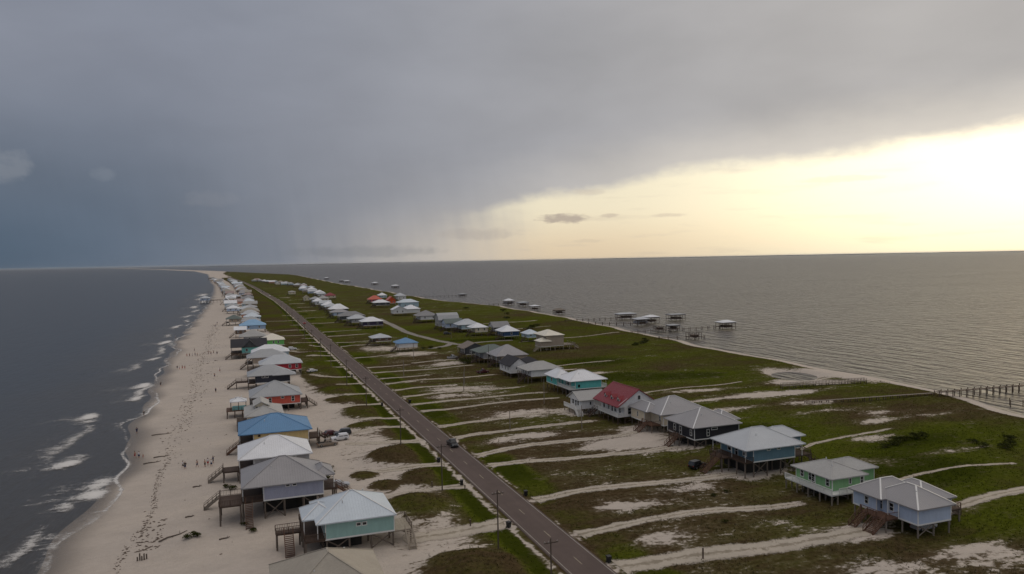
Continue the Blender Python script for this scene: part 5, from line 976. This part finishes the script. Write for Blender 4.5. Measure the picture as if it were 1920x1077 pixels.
# ---------------------------------------------------------------- dune grass and shrubs
def tufts(n):
    u_ = rng.random(n); Yt = 62*np.exp(u_*math.log(520/62.)); Xt = rng.uniform(14, 235, n); s_, l_, _ = ground_attrs(Xt, Yt)
    nz = .25*np.sin(Xt*.31+Yt*.23)+.25*np.sin(Xt*.17-Yt*.29+2)
    ok = (s_+nz*.5+rng.normal(0, .08, n) < .42) & (np.abs(Xt-rx(Yt)) > 4.6) & (xb(Yt)-Xt > 5)
    ok &= ~((l_ > .8) & (np.abs(Xt-rx(Yt)) < 11) & (rng.random(n) < .8))
    Xt, Yt, l_ = Xt[ok], Yt[ok], l_[ok]; Zt = zf(Xt, Yt); m = len(Xt)
    k = 4; V = np.zeros((m, k*3, 3), np.float32); hh = rng.uniform(.10, .28, m); wd = rng.uniform(.03, .07, m)
    for q_ in range(k):
        a = rng.uniform(0, 6.283, m); r_ = rng.uniform(.0, .3, m); lean = rng.uniform(.15, .5, m)*hh
        bx_, by_ = Xt+np.cos(a)*r_, Yt+np.sin(a)*r_
        V[:,q_*3,:] = np.stack([bx_-np.sin(a)*wd, by_+np.cos(a)*wd, Zt-.03], -1); V[:,q_*3+1,:] = np.stack([bx_+np.sin(a)*wd, by_-np.cos(a)*wd, Zt-.03], -1); V[:,q_*3+2,:] = np.stack([bx_+np.cos(a)*lean, by_+np.sin(a)*lean, Zt+hh], -1)
    me = bpy.data.meshes.new('dune_grass'); V = V.reshape(-1, 3); nf = len(V)//3
    me.vertices.add(len(V)); me.vertices.foreach_set('co', V.ravel()); me.loops.add(nf*3); me.loops.foreach_set('vertex_index', np.arange(nf*3, dtype=np.int32)); me.polygons.add(nf); me.polygons.foreach_set('loop_start', np.arange(0, nf*3, 3, dtype=np.int32)); me.update(calc_edges=True)
    at = me.attributes.new('lush', 'FLOAT', 'POINT'); at.data.foreach_set('value', np.repeat(l_, k*3).astype(np.float32)); me.materials.append(MATS['grassblade'])
    return me
tag(link('dune_grass', tufts(110000)), 'tufts of dry and green coastal grass over the dunes and lots', kind='stuff')
def shrub_mesh(seed, n=260):
    g_ = random.Random(seed); m_ = MB(); lobes = [(g_.uniform(-.55,.55), g_.uniform(-.5,.5), g_.uniform(.35,.75), g_.uniform(.3,.55)) for _ in range(7)]
    for _ in range(n):
        lx, ly, lz, lr = g_.choice(lobes); a, b2 = g_.uniform(0, 6.283), math.asin(g_.uniform(-.5, 1)); r_ = lr*g_.uniform(.6, 1.05)
        p = Vector((lx+r_*math.cos(a)*math.cos(b2), ly+r_*math.sin(a)*math.cos(b2), max(.03, lz+r_*.8*math.sin(b2)))); nn = Vector((g_.gauss(0,1), g_.gauss(0,1), g_.gauss(.6,1))).normalized(); e = nn.orthogonal().normalized()*g_.uniform(.09,.17); f = nn.cross(e)*.6
        m_.poly([p-e, p+f, p+e, p-f])
    return m_.mesh('crown', 'leaf')
SHM = [shrub_mesh(s_) for s_ in (1, 2, 3)]; STM = MB(); 
for q_ in range(4): STM.cyl((0,0,-.2), (.3*math.cos(q_*1.6),.3*math.sin(q_*1.6),.55), .035, .015, 5)
STM = STM.mesh('stem', 'wood_dark')
def shrubs(lst, label, grp):
    for i, (x, y, s_) in enumerate(LR(lst)): shrub(label+', %s from the left' % ORD[i], x, y, s_, grp)
def shrub(label, x, y, s_, grp):
    o = thing('shrub', label, 'shrub', (x, y, zs(x, y)), grp, random.uniform(0, 6)); o.scale = (s_, s_, s_*.6); link('crown', random.choice(SHM), o); link('stem', STM, o)
shrubs(((150,139,1.9),(153,140,2.2),(156.5,141,1.8),(160,140.5,2.3),(146.5,138,1.6),(163,142,1.7)), 'dark shrub in the marsh clump right of the steel blue house', 'shrub clump on the marsh')
shrubs(((166,128,1.8),(170,125,2.2),(174,127,1.9),(168,132,1.5),(178,130,2.0)), 'dark shrub at the right edge of the marsh', 'shrubs at the right edge')
shrubs(((205,355,2.6),(209,360,2.4),(200,352,2.2),(197,349,2.0),(212,364,2.2),(216,372,2.)), 'low dark shrub by the bay shore before the short pier', 'shrubs by the bay shore')
shrubs(((185,470,3),(190,478,3.2),(180,465,2.6),(195,484,2.8),(200,560,3.4),(215,600,3.2),(225,640,3.5),(205,690,3.4)), 'dark shrub in the meadow behind the bay beach', 'meadow shrubs behind the bay beach')
shrubs(((17,165,1.2),(17.8,169.5,1.3),(18.5,174,1.1),(-2.6,165.5,1.3),(-3.4,167.5,1.1),(1.4,137.5,1.0),(-.4,141.8,.9),(9.6,119.8,1.0)), 'small shrub growing against the nearest beach houses', 'shrubs against the beach houses')
shrubs(((-9.6,137.2,1.0),(-8.7,137.6,1.2),(-7.9,137.9,.9)), 'low green shrub of the little mound alone on the open sand', 'shrub mound on the open sand')
shrubs(((96.5,331,2.6),(97.5,327,3.0),(96,323,2.2),(118,352,2.4),(92,390,1.8),(96,391,2.),(100,386,1.6)), 'dark bushy shrub beside the inland row houses', 'shrubs beside the inland houses')
shrubs([(86,122,.8),(90,123.5,.8),(79,109,.8)], 'lone small shrub in the near inland lots', 'lone shrubs in the inland lots')
# ---------------------------------------------------------------- haze over the island
HAZE = 1.1e-5
if HAZE:
    mb = MB().box(-45000, -3500, -6.0, 45000, 45000, 60.0); hz_ = bpy.data.meshes.new('haze'); hz_.from_pydata(mb.v, [], mb.f)
    m = bpy.data.materials.new('haze'); m.use_nodes = True; nt = m.node_tree; nt.nodes.clear(); pv = nt.nodes.new('ShaderNodeVolumePrincipled'); ou = nt.nodes.new('ShaderNodeOutputMaterial')
    pv.inputs['Color'].default_value = (.86, .90, .95, 1); pv.inputs['Density'].default_value = HAZE; pv.inputs['Anisotropy'].default_value = .2; nt.links.new(pv.outputs[0], ou.inputs['Volume'])
    hz_.materials.append(m); tag(link('haze', hz_), 'thin rainy haze over the island and sea', kind='stuff')
